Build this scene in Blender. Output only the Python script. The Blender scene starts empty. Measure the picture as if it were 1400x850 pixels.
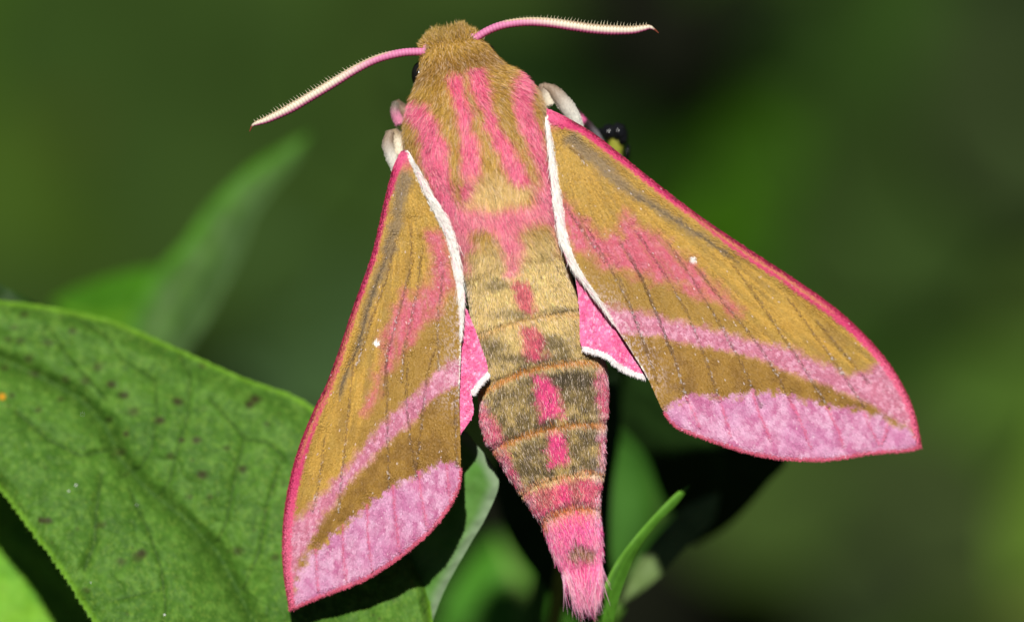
import bpy, math
import numpy as np
from mathutils import Matrix, Vector

rng = np.random.default_rng(11)
scene = bpy.context.scene
COL = scene.collection

# ------------------------------------------------------------------ camera
# 1 unit = 1 cm.  The lens looks down at the moth at 45 degrees from 30 cm.
PPC = 240.0            # photograph pixels per cm in the plane of focus
D = 30.0
PITCH = math.radians(45)
AX = np.array([1.0, 0.0, 0.0])
AU = np.array([0.0, math.sin(PITCH), math.cos(PITCH)])
AN = np.array([0.0, -math.cos(PITCH), math.sin(PITCH)])
cam_d = bpy.data.cameras.new('camera')
cam = bpy.data.objects.new('camera', cam_d)
COL.objects.link(cam)
m = Matrix.Identity(4)
for i in range(3):
    m[i][0], m[i][1], m[i][2], m[i][3] = AX[i], AU[i], AN[i], AN[i] * D
cam.matrix_world = m
cam_d.sensor_fit = 'HORIZONTAL'
cam_d.sensor_width = 36.0
cam_d.lens = 36.0 * D / (1400.0 / PPC)
cam_d.clip_start = 0.1
cam_d.clip_end = 6000.0
cam_d.dof.use_dof = True
cam_d.dof.focus_distance = D - 0.12
cam_d.dof.aperture_fstop = (cam_d.lens / 1000.0) / 0.95     # a 9.5 mm wide pupil
cam_d.dof.aperture_blades = 0
scene.camera = cam

# ------------------------------------------------------------------ light
sun_dir = AN + 0.50 * AU - 0.04 * AX
sun_dir = sun_dir / np.linalg.norm(sun_dir)
sd = bpy.data.lights.new('sun', 'SUN')
sd.energy = 4.7
sd.angle = math.radians(0.9)
sd.color = (1.0, 0.975, 0.94)
sun = bpy.data.objects.new('sun', sd)
COL.objects.link(sun)
sun.rotation_euler = Vector(sun_dir).to_track_quat('Z', 'Y').to_euler()
elev = math.asin(sun_dir[2])
azim = math.atan2(sun_dir[0], sun_dir[1])
world = bpy.data.worlds.new('World')
scene.world = world
world.use_nodes = True
wn = world.node_tree
bg = wn.nodes['Background']
sky = wn.nodes.new('ShaderNodeTexSky')
sky.sky_type = 'NISHITA'
sky.sun_disc = False
sky.sun_elevation = elev
sky.sun_rotation = azim
wn.links.new(sky.outputs[0], bg.inputs[0])
bg.inputs[1].default_value = 0.016
scene.view_settings.view_transform = 'Standard'
scene.view_settings.look = 'None'
scene.view_settings.exposure = 0.0
scene.view_settings.gamma = 1.0
scene.view_settings.use_curve_mapping = False
scene.render.engine = 'CYCLES'
scene.cycles.use_denoising = True
scene.cycles.max_bounces = 8
scene.cycles.transparent_max_bounces = 4
scene.cycles.sample_clamp_indirect = 4.0
scene.cycles.use_adaptive_sampling = False


# ------------------------------------------------------------------ helpers
def P(px, py, z):
    """a point seen at (px, py) that stands z cm in front of the plane of focus"""
    px = np.asarray(px, float); py = np.asarray(py, float); z = np.asarray(z, float)
    k = (D - z) / D / PPC
    x = (px - 700.0) * k
    y = (425.0 - py) * k
    return x[..., None] * AX + y[..., None] * AU + z[..., None] * AN


def lin(r, g, b):
    c = np.array([r, g, b], float) / 255.0
    return np.where(c <= 0.04045, c / 12.92, ((c + 0.055) / 1.055) ** 2.4)


def hash2(ix, iy, seed):
    h = (ix.astype(np.int64) * 374761393 + iy.astype(np.int64) * 668265263 + seed * 1442695041) & 0xFFFFFFFF
    h = ((h ^ (h >> 13)) * 1274126177) & 0xFFFFFFFF
    h = h ^ (h >> 16)
    return (h & 0xFFFFFF) / float(0xFFFFFF)


def vnoise(x, y, seed=0):
    x = np.asarray(x, float); y = np.asarray(y, float)
    ix = np.floor(x); iy = np.floor(y)
    fx = x - ix; fy = y - iy
    fx = fx * fx * (3 - 2 * fx); fy = fy * fy * (3 - 2 * fy)
    a = hash2(ix, iy, seed); b = hash2(ix + 1, iy, seed)
    c = hash2(ix, iy + 1, seed); d = hash2(ix + 1, iy + 1, seed)
    return (a + (b - a) * fx) * (1 - fy) + (c + (d - c) * fx) * fy


def fbm(x, y, seed=0, octv=3):
    s = 0; w = 0.5; t = 0
    for o in range(octv):
        s = s + w * vnoise(x * 2 ** o, y * 2 ** o, seed + 17 * o); t += w; w *= 0.5
    return s / t


def sstep(t):
    t = np.clip(t, 0, 1)
    return t * t * (3 - 2 * t)


def pl_dist(px, py, pl):
    """distance to a polyline and the parameter (0..1) of the nearest point"""
    pl = np.asarray(pl, float)
    best = np.full(np.shape(px), 1e9); par = np.zeros(np.shape(px))
    seg = np.linalg.norm(pl[1:] - pl[:-1], axis=1)
    cum = np.concatenate([[0], np.cumsum(seg)]); tot = cum[-1]
    for i in range(len(pl) - 1):
        ax, ay = pl[i]; bx, by = pl[i + 1]
        dx, dy = bx - ax, by - ay
        t = np.clip(((px - ax) * dx + (py - ay) * dy) / max(dx * dx + dy * dy, 1e-9), 0, 1)
        dd = np.hypot(px - ax - t * dx, py - ay - t * dy)
        w = dd < best
        best = np.where(w, dd, best)
        par = np.where(w, (cum[i] + t * seg[i]) / tot, par)
    return best, par


def sdf(px, py, poly):
    poly = np.asarray(poly, float)
    d, _ = pl_dist(px, py, np.vstack([poly, poly[:1]]))
    inside = np.zeros(np.shape(px), bool)
    n = len(poly)
    for i in range(n):
        x1, y1 = poly[i]; x2, y2 = poly[(i + 1) % n]
        if y1 == y2:
            continue
        c = ((y1 > py) != (y2 > py)) & (px < (x2 - x1) * (py - y1) / (y2 - y1) + x1)
        inside ^= c
    return np.where(inside, -d, d)


def pmask(px, py, poly, soft=4, amp=5, sc=12, seed=1):
    d = sdf(px, py, poly)
    n = (fbm(px / sc, py / sc, seed) - 0.5) * 2 * amp
    return sstep(0.5 - (d + n) / (2 * soft))


def lmask(px, py, pl, w0, w1=None, soft=2, amp=0, sc=8, seed=3):
    d, t = pl_dist(px, py, pl)
    w = w0 if w1 is None else w0 + (w1 - w0) * t
    n = (fbm(px / sc, py / sc, seed) - 0.5) * 2 * amp if amp else 0
    return sstep(0.5 - (d - w + n) / (2 * soft))


def mixc(c, col, mk):
    col = np.asarray(col)
    return c + (col - c) * mk[..., None]


def spline(pts, n):
    """Catmull-Rom through the points, n samples evenly spaced in arc length"""
    p = np.asarray(pts, float)
    q = np.vstack([2 * p[0] - p[1], p, 2 * p[-1] - p[-2]])
    out = []
    for i in range(1, len(q) - 2):
        t = np.linspace(0, 1, 24, endpoint=False)[:, None]
        a, b, c, d = q[i - 1], q[i], q[i + 1], q[i + 2]
        out.append(0.5 * ((2 * b) + (c - a) * t + (2 * a - 5 * b + 4 * c - d) * t ** 2 + (3 * b - a - 3 * c + d) * t ** 3))
    out.append(p[-1:])
    o = np.vstack(out)
    s = np.concatenate([[0], np.cumsum(np.linalg.norm(np.diff(o, axis=0), axis=1))])
    u = np.linspace(0, s[-1], n)
    return np.stack([np.interp(u, s, o[:, k]) for k in range(o.shape[1])], 1)


def path3(pts, n):
    """3-D path without overshoot: even resampling, then smoothing"""
    p = np.asarray(pts, float)
    s_ = np.concatenate([[0], np.cumsum(np.linalg.norm(np.diff(p, axis=0), axis=1))])
    u = np.linspace(0, s_[-1], n)
    q = np.stack([np.interp(u, s_, p[:, k]) for k in range(3)], 1)
    for _ in range(max(2, n // 4)):
        q[1:-1] = 0.25 * q[:-2] + 0.5 * q[1:-1] + 0.25 * q[2:]
    return q


def zz(x0, y0, s, *pts):
    return [(x0 + a / s, y0 + b / s) for a, b in pts]


def mk(name, verts, faces, mat, col=None, parent=None, smooth=True, extra=None):
    verts = np.asarray(verts, float).reshape(-1, 3)
    me = bpy.data.meshes.new(name)
    if isinstance(faces, np.ndarray):
        nf, k = faces.shape
        me.vertices.add(len(verts)); me.vertices.foreach_set('co', verts.astype(np.float32).ravel())
        me.loops.add(nf * k); me.loops.foreach_set('vertex_index', faces.astype(np.int32).ravel())
        me.polygons.add(nf)
        me.polygons.foreach_set('loop_start', np.arange(0, nf * k, k, dtype=np.int32))
        me.update(calc_edges=True)
    else:
        me.from_pydata([tuple(v) for v in verts], [], [tuple(f) for f in faces])
    if col is not None:
        a = me.attributes.new('Col', 'FLOAT_COLOR', 'POINT')
        c = np.ones((len(verts), 4), np.float32); c[:, :3] = np.clip(col, 0, 1)
        a.data.foreach_set('color', c.ravel())
    if extra is not None:
        a = me.attributes.new('Rnd', 'FLOAT', 'POINT')
        a.data.foreach_set('value', np.asarray(extra, np.float32))
    me.polygons.foreach_set('use_smooth', np.full(len(me.polygons), smooth))
    me.validate()
    me.materials.append(mat)
    ob = bpy.data.objects.new(name, me)
    COL.objects.link(ob)
    if parent is not None:
        attach(ob, parent)
    return ob


def attach(ob, parent):
    ob.parent = parent
    # all meshes are built in world coordinates; only the top Empty is moved
    ob.matrix_parent_inverse = Matrix.Translation(-parent.location) if parent.parent is None else Matrix.Identity(4)


def empty(name, loc, label=None, cat=None, group=None, kind=None):
    o = bpy.data.objects.new(name, None)
    o.empty_display_size = 0.2
    o.location = Vector(loc)
    COL.objects.link(o)
    tag(o, label, cat, group, kind)
    return o


def tag(o, label=None, cat=None, group=None, kind=None):
    if label: o['label'] = label
    if cat: o['category'] = cat
    if group: o['group'] = group
    if kind: o['kind'] = kind
    return o


def grid_faces(nu, nv, wrap=False):
    i = np.arange(nu - 1)[:, None]; j = np.arange(nv if wrap else nv - 1)[None, :]
    j2 = (j + 1) % nv
    f = np.stack([i * nv + j, (i + 1) * nv + j, (i + 1) * nv + j2, i * nv + j2], -1)
    return f.reshape(-1, 4)


# ------------------------------------------------------------------ materials
def new_mat(name):
    mt = bpy.data.materials.new(name)
    mt.use_nodes = True
    nt = mt.node_tree
    return mt, nt, nt.nodes['Principled BSDF'], nt.nodes['Material Output']


def attr_mat(name, rough=0.5, spec=0.3, noise=None, bump=None, transl=0.0, sheen=0.0, rnd_rough=None):
    """pigment from the Col attribute, fine variation and relief from noise"""
    mt, nt, b, out = new_mat(name)
    at = nt.nodes.new('ShaderNodeAttribute'); at.attribute_name = 'Col'
    src = at.outputs['Color']
    tc = nt.nodes.new('ShaderNodeTexCoord')
    if noise:
        nz = nt.nodes.new('ShaderNodeTexNoise'); nz.inputs['Scale'].default_value = noise[0]
        nz.inputs['Detail'].default_value = 3
        nt.links.new(tc.outputs['Object'], nz.inputs['Vector'])
        mr = nt.nodes.new('ShaderNodeMapRange')
        mr.inputs[1].default_value = 0.3; mr.inputs[2].default_value = 0.7
        mr.inputs[3].default_value = 1 - noise[1]; mr.inputs[4].default_value = 1 + noise[1]
        nt.links.new(nz.outputs['Fac'], mr.inputs[0])
        mx = nt.nodes.new('ShaderNodeVectorMath'); mx.operation = 'SCALE'
        nt.links.new(src, mx.inputs[0]); nt.links.new(mr.outputs[0], mx.inputs['Scale'])
        src = mx.outputs[0]
    nt.links.new(src, b.inputs['Base Color'])
    b.inputs['Roughness'].default_value = rough
    b.inputs['Specular IOR Level'].default_value = spec
    b.inputs['Sheen Weight'].default_value = sheen
    if rnd_rough:
        ra = nt.nodes.new('ShaderNodeAttribute'); ra.attribute_name = 'Rnd'
        mr2 = nt.nodes.new('ShaderNodeMapRange')
        mr2.inputs[3].default_value = rnd_rough[0]; mr2.inputs[4].default_value = rnd_rough[1]
        nt.links.new(ra.outputs['Fac'], mr2.inputs[0]); nt.links.new(mr2.outputs[0], b.inputs['Roughness'])
    if bump:
        bn = nt.nodes.new('ShaderNodeTexNoise'); bn.inputs['Scale'].default_value = bump[0]
        bn.inputs['Detail'].default_value = 4
        nt.links.new(tc.outputs['Object'], bn.inputs['Vector'])
        bp = nt.nodes.new('ShaderNodeBump'); bp.inputs['Strength'].default_value = bump[1]
        bp.inputs['Distance'].default_value = bump[2]
        nt.links.new(bn.outputs['Fac'], bp.inputs['Height']); nt.links.new(bp.outputs[0], b.inputs['Normal'])
    if transl > 0:
        tr = nt.nodes.new('ShaderNodeBsdfTranslucent'); nt.links.new(src, tr.inputs['Color'])
        ms = nt.nodes.new('ShaderNodeMixShader'); ms.inputs[0].default_value = transl
        nt.links.new(b.outputs[0], ms.inputs[1]); nt.links.new(tr.outputs[0], ms.inputs[2])
        nt.links.new(ms.outputs[0], out.inputs['Surface'])
    return mt


M_WING = attr_mat('wing_membrane', 0.6, 0.2, noise=(60, 0.12), bump=(90, 0.5, 0.01))
M_SCALE = attr_mat('wing_scale_dust', 0.5, 0.3, rnd_rough=(0.5, 0.68))
M_BODY = attr_mat('body_skin', 0.7, 0.2, noise=(40, 0.2), bump=(80, 0.6, 0.01))
M_FUR = attr_mat('moth_fur', 0.5, 0.36)
M_LEG = attr_mat('leg_scales', 0.5, 0.35, noise=(50, 0.12), bump=(110, 0.5, 0.006))
M_ANT = attr_mat('antenna_shell', 0.5, 0.3, noise=(60, 0.08))
M_LEAF = attr_mat('leaf_skin', 0.6, 0.12, noise=(22, 0.14), bump=(30, 0.35, 0.015), transl=0.06)
M_LEAF_FAR = attr_mat('blurred_leaf_skin', 0.6, 0.15, noise=(5, 0.15), transl=0.06)
M_BUSH = attr_mat('undergrowth_leaves', 0.8, 0.04, noise=(0.8, 0.2), transl=0.05)


def plain_mat(name, c, rough=0.4, spec=0.5, noise=None):
    mt, nt, b, out = new_mat(name)
    tc = nt.nodes.new('ShaderNodeTexCoord')
    nz = nt.nodes.new('ShaderNodeTexNoise'); nz.inputs['Scale'].default_value = noise or 20
    nt.links.new(tc.outputs['Object'], nz.inputs['Vector'])
    rp = nt.nodes.new('ShaderNodeValToRGB')
    rp.color_ramp.elements[0].position = 0.3; rp.color_ramp.elements[1].position = 0.7
    rp.color_ramp.elements[0].color = tuple(np.array(c) * 0.75) + (1,)
    rp.color_ramp.elements[1].color = tuple(np.clip(np.array(c) * 1.2, 0, 1)) + (1,)
    nt.links.new(nz.outputs['Fac'], rp.inputs[0]); nt.links.new(rp.outputs[0], b.inputs['Base Color'])
    b.inputs['Roughness'].default_value = rough
    b.inputs['Specular IOR Level'].default_value = spec
    return mt


M_EYE = plain_mat('eye_black', (0.012, 0.011, 0.010), 0.18, 0.6)
M_SOIL = plain_mat('soil', (0.006, 0.007, 0.0035), 0.9, 0.05, 0.4)  # near-black, the shade beneath the plants put into the soil colour
M_BUD = plain_mat('bud_black', (0.008, 0.008, 0.009), 0.2, 0.7)
M_STALK = plain_mat('stalk_yellow', tuple(lin(150, 150, 55)), 0.45, 0.3)
M_FRINGE = plain_mat('fringe_hair', tuple(lin(105, 150, 60)), 0.5, 0.3)
M_DEW = plain_mat('white_speck', (0.8, 0.8, 0.78), 0.2, 0.6)


# ------------------------------------------------------------------ sheet builder (wings, leaves)
def sheet(edge_a, edge_b, nu, nv, zf, thick, round_px=0.0):
    """closed thin solid between two margins that run from base to tip.
    returns px, py, z, verts, faces; zf(px, py, v) is the upper surface"""
    A = spline(edge_a, nu); B = spline(edge_b, nu)
    v = np.linspace(0, 1, nv)
    vv = 0.5 - 0.5 * np.cos(np.pi * v)
    vv = 0.6 * v + 0.4 * vv
    px = A[:, None, 0] * (1 - vv) + B[:, None, 0] * vv
    py = A[:, None, 1] * (1 - vv) + B[:, None, 1] * vv
    V = np.broadcast_to(vv, px.shape)
    z = zf(px, py, V)
    th = thick * np.sqrt(np.clip(4 * V * (1 - V), 0.02, 1))
    top = P(px, py, z).reshape(-1, 3)
    bot = P(px, py, z - th).reshape(-1, 3)
    n = nu * nv
    f = grid_faces(nu, nv)
    f2 = f[:, ::-1] + n
    i = np.arange(nu - 1)
    r1 = np.stack([i * nv, i * nv + n, (i + 1) * nv + n, (i + 1) * nv], 1)
    r2 = np.stack([i * nv + nv - 1, (i + 1) * nv + nv - 1, (i + 1) * nv + nv - 1 + n, i * nv + nv - 1 + n], 1)
    faces = np.vstack([f, f2, r1, r2])
    return px, py, z, np.vstack([top, bot]), faces


def tube(path, radii, nr=16, ring=None, flat=1.0):
    """tapered tube along 3-D points; returns verts, faces, (s, angle) per vertex"""
    path = np.asarray(path, float); n = len(path)
    T = np.gradient(path, axis=0); T /= np.linalg.norm(T, axis=1)[:, None]
    up = AN
    S = np.cross(T, up); S /= np.linalg.norm(S, axis=1)[:, None] + 1e-9
    U2 = np.cross(S, T)
    th = np.linspace(0, 2 * np.pi, nr, endpoint=False)
    r = np.asarray(radii, float)
    v = path[:, None] + r[:, None, None] * (np.cos(th)[None, :, None] * S[:, None] + flat * np.sin(th)[None, :, None] * U2[:, None])
    f = grid_faces(n, nr, True)
    v = v.reshape(-1, 3)
    v = np.vstack([v, path[0] - T[0] * r[0] * 0.6, path[-1] + T[-1] * r[-1] * 0.6])
    a, b = n * nr, n * nr + 1
    j = np.arange(nr); j2 = (j + 1) % nr
    caps = np.vstack([np.stack([np.full(nr, a), j, j2, np.full(nr, a)], 1), np.stack([np.full(nr, b), (n - 1) * nr + j2, (n - 1) * nr + j, np.full(nr, b)], 1)])
    tri = [tuple(q) for q in f] + [tuple(c[:3]) for c in caps]
    s = np.concatenate([np.repeat(np.linspace(0, 1, n), nr), [0, 1]])
    ang = np.concatenate([np.tile(th, n), [0, 0]])
    return v, tri, s, ang


def fur(name, root, flow, nrm, length, col0, col1, rad, parent, lift=0.35, bend=0.5, jit=0.12, K=6, mat=None):
    """hair strands: each leaves the skin at an angle and bends over along the flow"""
    N = len(root)
    t = np.linspace(0, 1, K)[None, :, None]
    L = length[:, None, None]
    dirn = flow + rng.normal(0, jit, (N, 3))
    dirn /= np.linalg.norm(dirn, axis=1)[:, None]
    side = rng.normal(0, 0.10, (N, 3))
    pos = root[:, None] + L * (t * dirn[:, None] + lift * (t - bend * t * t) * nrm[:, None] + side[:, None] * t * t)
    cu = bpy.data.hair_curves.new(name)
    cu.add_curves([K] * N)
    cu.attributes['position'].data.foreach_set('vector', pos.astype(np.float32).ravel())
    ra = cu.attributes.get('radius') or cu.attributes.new('radius', 'FLOAT', 'POINT')
    prof = np.interp(np.linspace(0, 1, K), [0, 0.5, 1], [1.0, 0.85, 0.12])
    rr = np.asarray(rad) * np.ones(N)
    ra.data.foreach_set('value', (rr[:, None] * prof[None]).astype(np.float32).ravel())
    ca = cu.attributes.new('Col', 'FLOAT_COLOR', 'POINT')
    c = np.ones((N, K, 4), np.float32)
    tt = np.linspace(0, 1, K)[None, :, None]
    c[..., :3] = np.clip(col0[:, None] * (1 - tt) + col1[:, None] * tt, 0, 1)
    ca.data.foreach_set('color', c.ravel())
    cu.materials.append(mat or M_FUR)
    ob = bpy.data.objects.new(name, cu)
    COL.objects.link(ob)
    attach(ob, parent)
    tag(ob, kind='stuff')
    return ob


# ================================================================== SETTING
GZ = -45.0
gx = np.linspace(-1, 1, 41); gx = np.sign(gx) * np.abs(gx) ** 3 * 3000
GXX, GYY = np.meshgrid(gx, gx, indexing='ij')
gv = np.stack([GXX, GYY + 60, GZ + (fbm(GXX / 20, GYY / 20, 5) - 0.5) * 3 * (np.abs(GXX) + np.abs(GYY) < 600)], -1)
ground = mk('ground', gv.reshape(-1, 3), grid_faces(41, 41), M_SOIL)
tag(ground, 'bare soil far below the plants, shade put into its dark colour', kind='structure')


def leaf_patch(c, nrm, along, length, width, curl, col, nu=9, nv=5):
    """one simple curved pointed leaf as verts, faces, colours"""
    nrm = nrm / np.linalg.norm(nrm)
    along = along - nrm * np.dot(along, nrm); along /= np.linalg.norm(along)
    side = np.cross(nrm, along)
    u = np.linspace(0, 1, nu)[:, None]; v = np.linspace(-1, 1, nv)[None, :]
    w = width * np.sin(np.pi * np.clip(u, 0.02, 0.98) ** 0.8) ** 0.8
    x = (u - 0.5) * length + 0 * v
    y = v * w / 2
    z = -curl * length * (u - 0.4) ** 2 + 0.18 * np.abs(v) * w
    p = c + x[..., None] * along + y[..., None] * side + z[..., None] * nrm
    cc = np.broadcast_to(col, (nu, nv, 3)) * (1 + 0.15 * (np.abs(v) < 0.1))[..., None]
    return p.reshape(-1, 3), grid_faces(nu, nv), cc.reshape(-1, 3)


LV, LF, LC = [], [], []
nb = 0


def add_bush(c, nrm, along, length, width, curl, col):
    global nb
    v, f, cc = leaf_patch(np.asarray(c, float), np.asarray(nrm, float), np.asarray(along, float), length, width, curl, col)
    LV.append(v); LF.append(f + nb); LC.append(cc); nb += len(v)


# undergrowth that can be seen past the moth, a hand's breadth to two feet behind it
# (px, py, depth, length cm, width cm, turn in degrees, colour)
bush = [
    (-40, 60, -46, 9, 7, 20, (56, 80, 24)), (190, 20, -50, 9, 7, 70, (58, 86, 26)),
    (120, 220, -48, 9, 6.5, 150, (52, 74, 28)), (330, 110, -52, 9, 7, 40, (56, 80, 30)),
    (520, 60, -54, 7, 5.5, 100, (60, 82, 34)), (450, 260, -54, 8, 6, 10, (56, 78, 34)),
    (20, 320, -40, 4, 2.6, 100, (62, 86, 26)), (180, 350, -50, 7, 5, 30, (60, 74, 26)),
    (385, 430, -36, 2.6, 1.9, 75, (86, 116, 72)), (440, 470, -42, 3.2, 2.4, 120, (66, 92, 52)),
    (620, 0, -54, 5, 4, 60, (54, 74, 28)), (720, 130, -54, 4, 2.6, 160, (30, 50, 16)),
    (1000, 275, -44, 3.0, 2.2, 20, (56, 98, 8)), (1100, 230, -48, 3.6, 2.6, 140, (48, 80, 16)),
    (900, 215, -48, 3.0, 1.8, 60, (40, 70, 12)), (1220, 90, -52, 4.5, 3, 80, (46, 70, 24)),
    (1240, 280, -50, 4.5, 3.4, 40, (50, 70, 28)), (1370, 150, -54, 4, 3, 110, (50, 64, 32)),
    (1390, 330, -48, 4, 3, 170, (64, 84, 34)), (1140, 380, -50, 4, 3, 95, (46, 76, 22)),
    (1320, 500, -44, 4.5, 3.2, 60, (70, 98, 34)), (1210, 560, -50, 4.5, 3.2, 20, (62, 88, 34)),
    (1410, 640, -40, 3.6, 2.4, 80, (98, 130, 42)), (1090, 690, -48, 3.6, 2.6, 10, (62, 82, 34)),
    (1250, 680, -50, 3.4, 2.4, 140, (58, 72, 36)), (1390, 830, -44, 3.8, 2.8, 40, (94, 106, 48)),
    (1300, 830, -48, 3, 2.0, 60, (64, 78, 36)), (1180, 780, -52, 3, 2, 100, (46, 56, 32)), (1230, 850, -59, 5, 4, 20, (54, 66, 34)), (1090, 800, -59, 3.4, 2.6, 20, (36, 46, 24)), (1150, 720, -59, 4, 3, 20, (58, 72, 34)),
    (-60, 480, -50, 7, 5, 30, (56, 76, 26)), (300, 260, -58, 8, 7, 30, (54, 76, 28)), (60, 150, -60, 9, 8, 30, (54, 76, 26)), (1180, 180, -62, 5, 4, 30, (40, 60, 20)), (1300, 400, -62, 6, 5, 30, (48, 68, 26)),
    (150, 100, -58, 14, 11, 10, (56, 80, 28)), (480, 150, -60, 11, 9, 60, (56, 78, 32)), (350, 350, -58, 10, 9, 100, (56, 78, 32)), (0, 400, -57, 10, 9, 40, (56, 76, 26)),
    (600, 60, -62, 5, 5, 100, (50, 70, 28)), (1330, 60, -62, 5, 4, 20, (44, 58, 30)), (1330, 250, -60, 7, 5, 80, (50, 66, 28)), (1150, 300, -60, 5, 4.5, 50, (44, 72, 18)),
    (1280, 600, -58, 7, 6, 20, (60, 80, 32)), (1100, 560, -58, 5, 4, 60, (56, 78, 30)), (1330, 760, -57, 5, 4.5, 45, (66, 80, 36)), (1060, 40, -56, 1.6, 1.2, 30, (30, 50, 16)), (1120, 130, -59, 4, 3.4, 30, (46, 72, 20)), (1220, 180, -59, 4.5, 4, 60, (50, 72, 26)), (1390, 420, -59, 5, 4.4, 20, (66, 90, 34)),
    (1200, 440, -59, 5, 4.4, 120, (50, 76, 26)), (900, 260, -59, 3.4, 2.6, 20, (44, 76, 14)), (1020, 200, -59, 3, 2.4, 20, (42, 70, 12)), (1400, 560, -59, 5, 4, 90, (78, 108, 36)), (1180, 660, -59, 5, 4, 30, (62, 82, 34)),
    (1400, 730, -58, 4, 3.6, 90, (90, 112, 42)), (1240, 20, -59, 4, 3.4, 10, (44, 62, 26)), (1400, 20, -59, 5, 4.6, 30, (48, 60, 32)), (760, 180, -59, 3, 2.4, 40, (28, 46, 14)),

]
for k, (px, py, z, L, W, turn, c) in enumerate(bush):
    zn = (-60.0 if z <= -57 else -57.0 if L > 5.5 else -55.0) + rng.uniform(-0.8, 0.8)
    L, W, z = L * (30 - zn) / (30 - z), W * (30 - zn) / (30 - z), zn
    a = math.radians(turn)
    al = math.cos(a) * AX + math.sin(a) * AU
    nn = AN + rng.normal(0, 0.12, 3) + 0.2 * AU
    add_bush(P(px, py, z), nn, al, L, W, 0.06, lin(*c) / 1.34)
# the same growth going on beside and beyond the frame
for k in range(420):
    px = rng.uniform(-2600, 4000); py = rng.uniform(-2200, 2600); z = rng.uniform(-62, -44)
    if -350 < px < 1750 and -300 < py < 1150:
        continue
    p = P(px, py, z)
    ray = p - AN * D
    p = AN * D + ray * ((GZ + rng.uniform(0.6, 2.5) - AN[2] * D) / ray[2])      # low growth on the soil
    a = rng.uniform(0, 6.28)
    c = lin(*(np.array([54, 78, 26]) * rng.uniform(0.7, 1.2))) / 1.3
    add_bush(p, AN + rng.normal(0, 0.35, 3), math.cos(a) * AX + math.sin(a) * AU, rng.uniform(6, 12), rng.uniform(4, 7.5), 0.08, c)
# unseen loose leaves, added towards the sun to cast shade on the dark gaps
for (px, py, zd, n) in ((930, 30, -56, 4), (980, 820, -54, 2)):
    base = P(px, py, zd)
    for k in range(n):
        q = base + sun_dir * rng.uniform(24, 30) + rng.normal(0, 0.8, 3)
        a = rng.uniform(0, 6.28)
        add_bush(q, sun_dir + rng.normal(0, 0.3, 3), math.cos(a) * AX + math.sin(a) * AU, rng.uniform(3, 4), rng.uniform(2.0, 2.6), 0.08, lin(50, 74, 26))
und = mk('undergrowth', np.vstack(LV), np.vstack(LF), M_BUSH, np.vstack(LC))
tag(und, 'blurred dark green undergrowth filling the background behind the moth', 'undergrowth', kind='stuff')


# ================================================================== NEAR PLANT (leaves in and near focus)
plant = empty('leafy_plant', P(640, 1150, -2.6), 'fresh green leafy plant that carries the moth, its leaves pointed and veined', 'plant')


def plane3(a, b, c):
    Mx = np.array([[a[0], a[1], 1], [b[0], b[1], 1], [c[0], c[1], 1]], float)
    return np.linalg.solve(Mx, np.array([a[2], b[2], c[2]], float))


# ---- the big leaf at the left, under the left wing
ZA = lambda *p: zz(0, 380, 1.809, *p)
midrib = [(-120, 440), (-40, 475), (11, 496), (60, 518), (110, 546), (145, 582), (163, 625), (199, 667), (249, 706), (298, 756), (343, 844), (400, 910), (500, 960)]
veins_main = [
    (ZA((385, 255), (388, 330), (375, 420), (345, 470), (300, 492)), 1.5),
    (ZA((470, 235), (465, 340), (440, 420), (420, 500), (395, 540)), 1.5),
    (ZA((520, 300), (560, 345), (610, 400), (660, 405), (690, 430), (705, 455)), 1.6),
    (ZA((605, 400), (580, 500), (560, 600), (540, 650)), 1.7),
    (ZA((690, 470), (660, 560), (640, 680), (600, 770)), 1.7),
    (ZA((250, 490), (240, 570), (235, 650), (210, 720)), 3.0),
    (ZA((320, 520), (370, 630), (400, 720), (410, 820), (400, 860)), 1.6),
    (ZA((40, 330), (120, 400), (200, 440), (290, 420)), 2.2),
    (ZA((400, 770), (330, 785), (270, 800)), 1.2),
    (ZA((180, 90), (260, 140), (300, 200), (385, 255)), 1.6),
    (ZA((470, 235), (430, 160), (350, 120)), 1.4),
    (ZA((120, 120), (170, 200), (260, 300)), 1.6),
]
pc = plane3((60, 740, -0.45), (150, 437, -1.05), (585, 800, -0.36))


def net(px, py):
    wx = px + 14 * (fbm(px / 40, py / 40, 45) - .5); wy = py + 14 * (fbm(px / 40, py / 40, 46) - .5)
    a = np.abs(vnoise(wx / 24, wy / 32, 41) - 0.5) / 0.035
    b = np.abs(vnoise(wx / 11, wy / 14, 42) - 0.5) / 0.07
    return np.clip(sstep(1 - a) + 0.45 * sstep(1 - b), 0, 1)


def z_main(px, py, v):
    z = pc[0] * px + pc[1] * py + pc[2]
    z = z - 0.14 * np.exp(-((px - 395) / 110) ** 2 - ((py - 790) / 130) ** 2) - 0.10 * (1 - sstep(v / 0.10)) - 0.05 * sstep((v - 0.92) / 0.08)
    d, t = pl_dist(px, py, midrib)
    z = z - 0.085 * np.exp(-(d / 11) ** 2) - 0.09 * np.exp(-(d / 45) ** 2)
    for pl, w in veins_main:
        d, t = pl_dist(px, py, pl)
        z = z - 0.008 * w * np.exp(-(d / (2.0 * w)) ** 2) - 0.014 * np.exp(-(d / 20) ** 2)
    z = z - 0.007 * net(px, py)
    z = z + 0.10 * (fbm(px / 75, py / 75, 21) - 0.5) + 0.022 * (fbm(px / 17, py / 17, 22) - 0.5) + 0.007 * (fbm(px / 6, py / 6, 23, 2) - 0.5)
    return z


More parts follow.
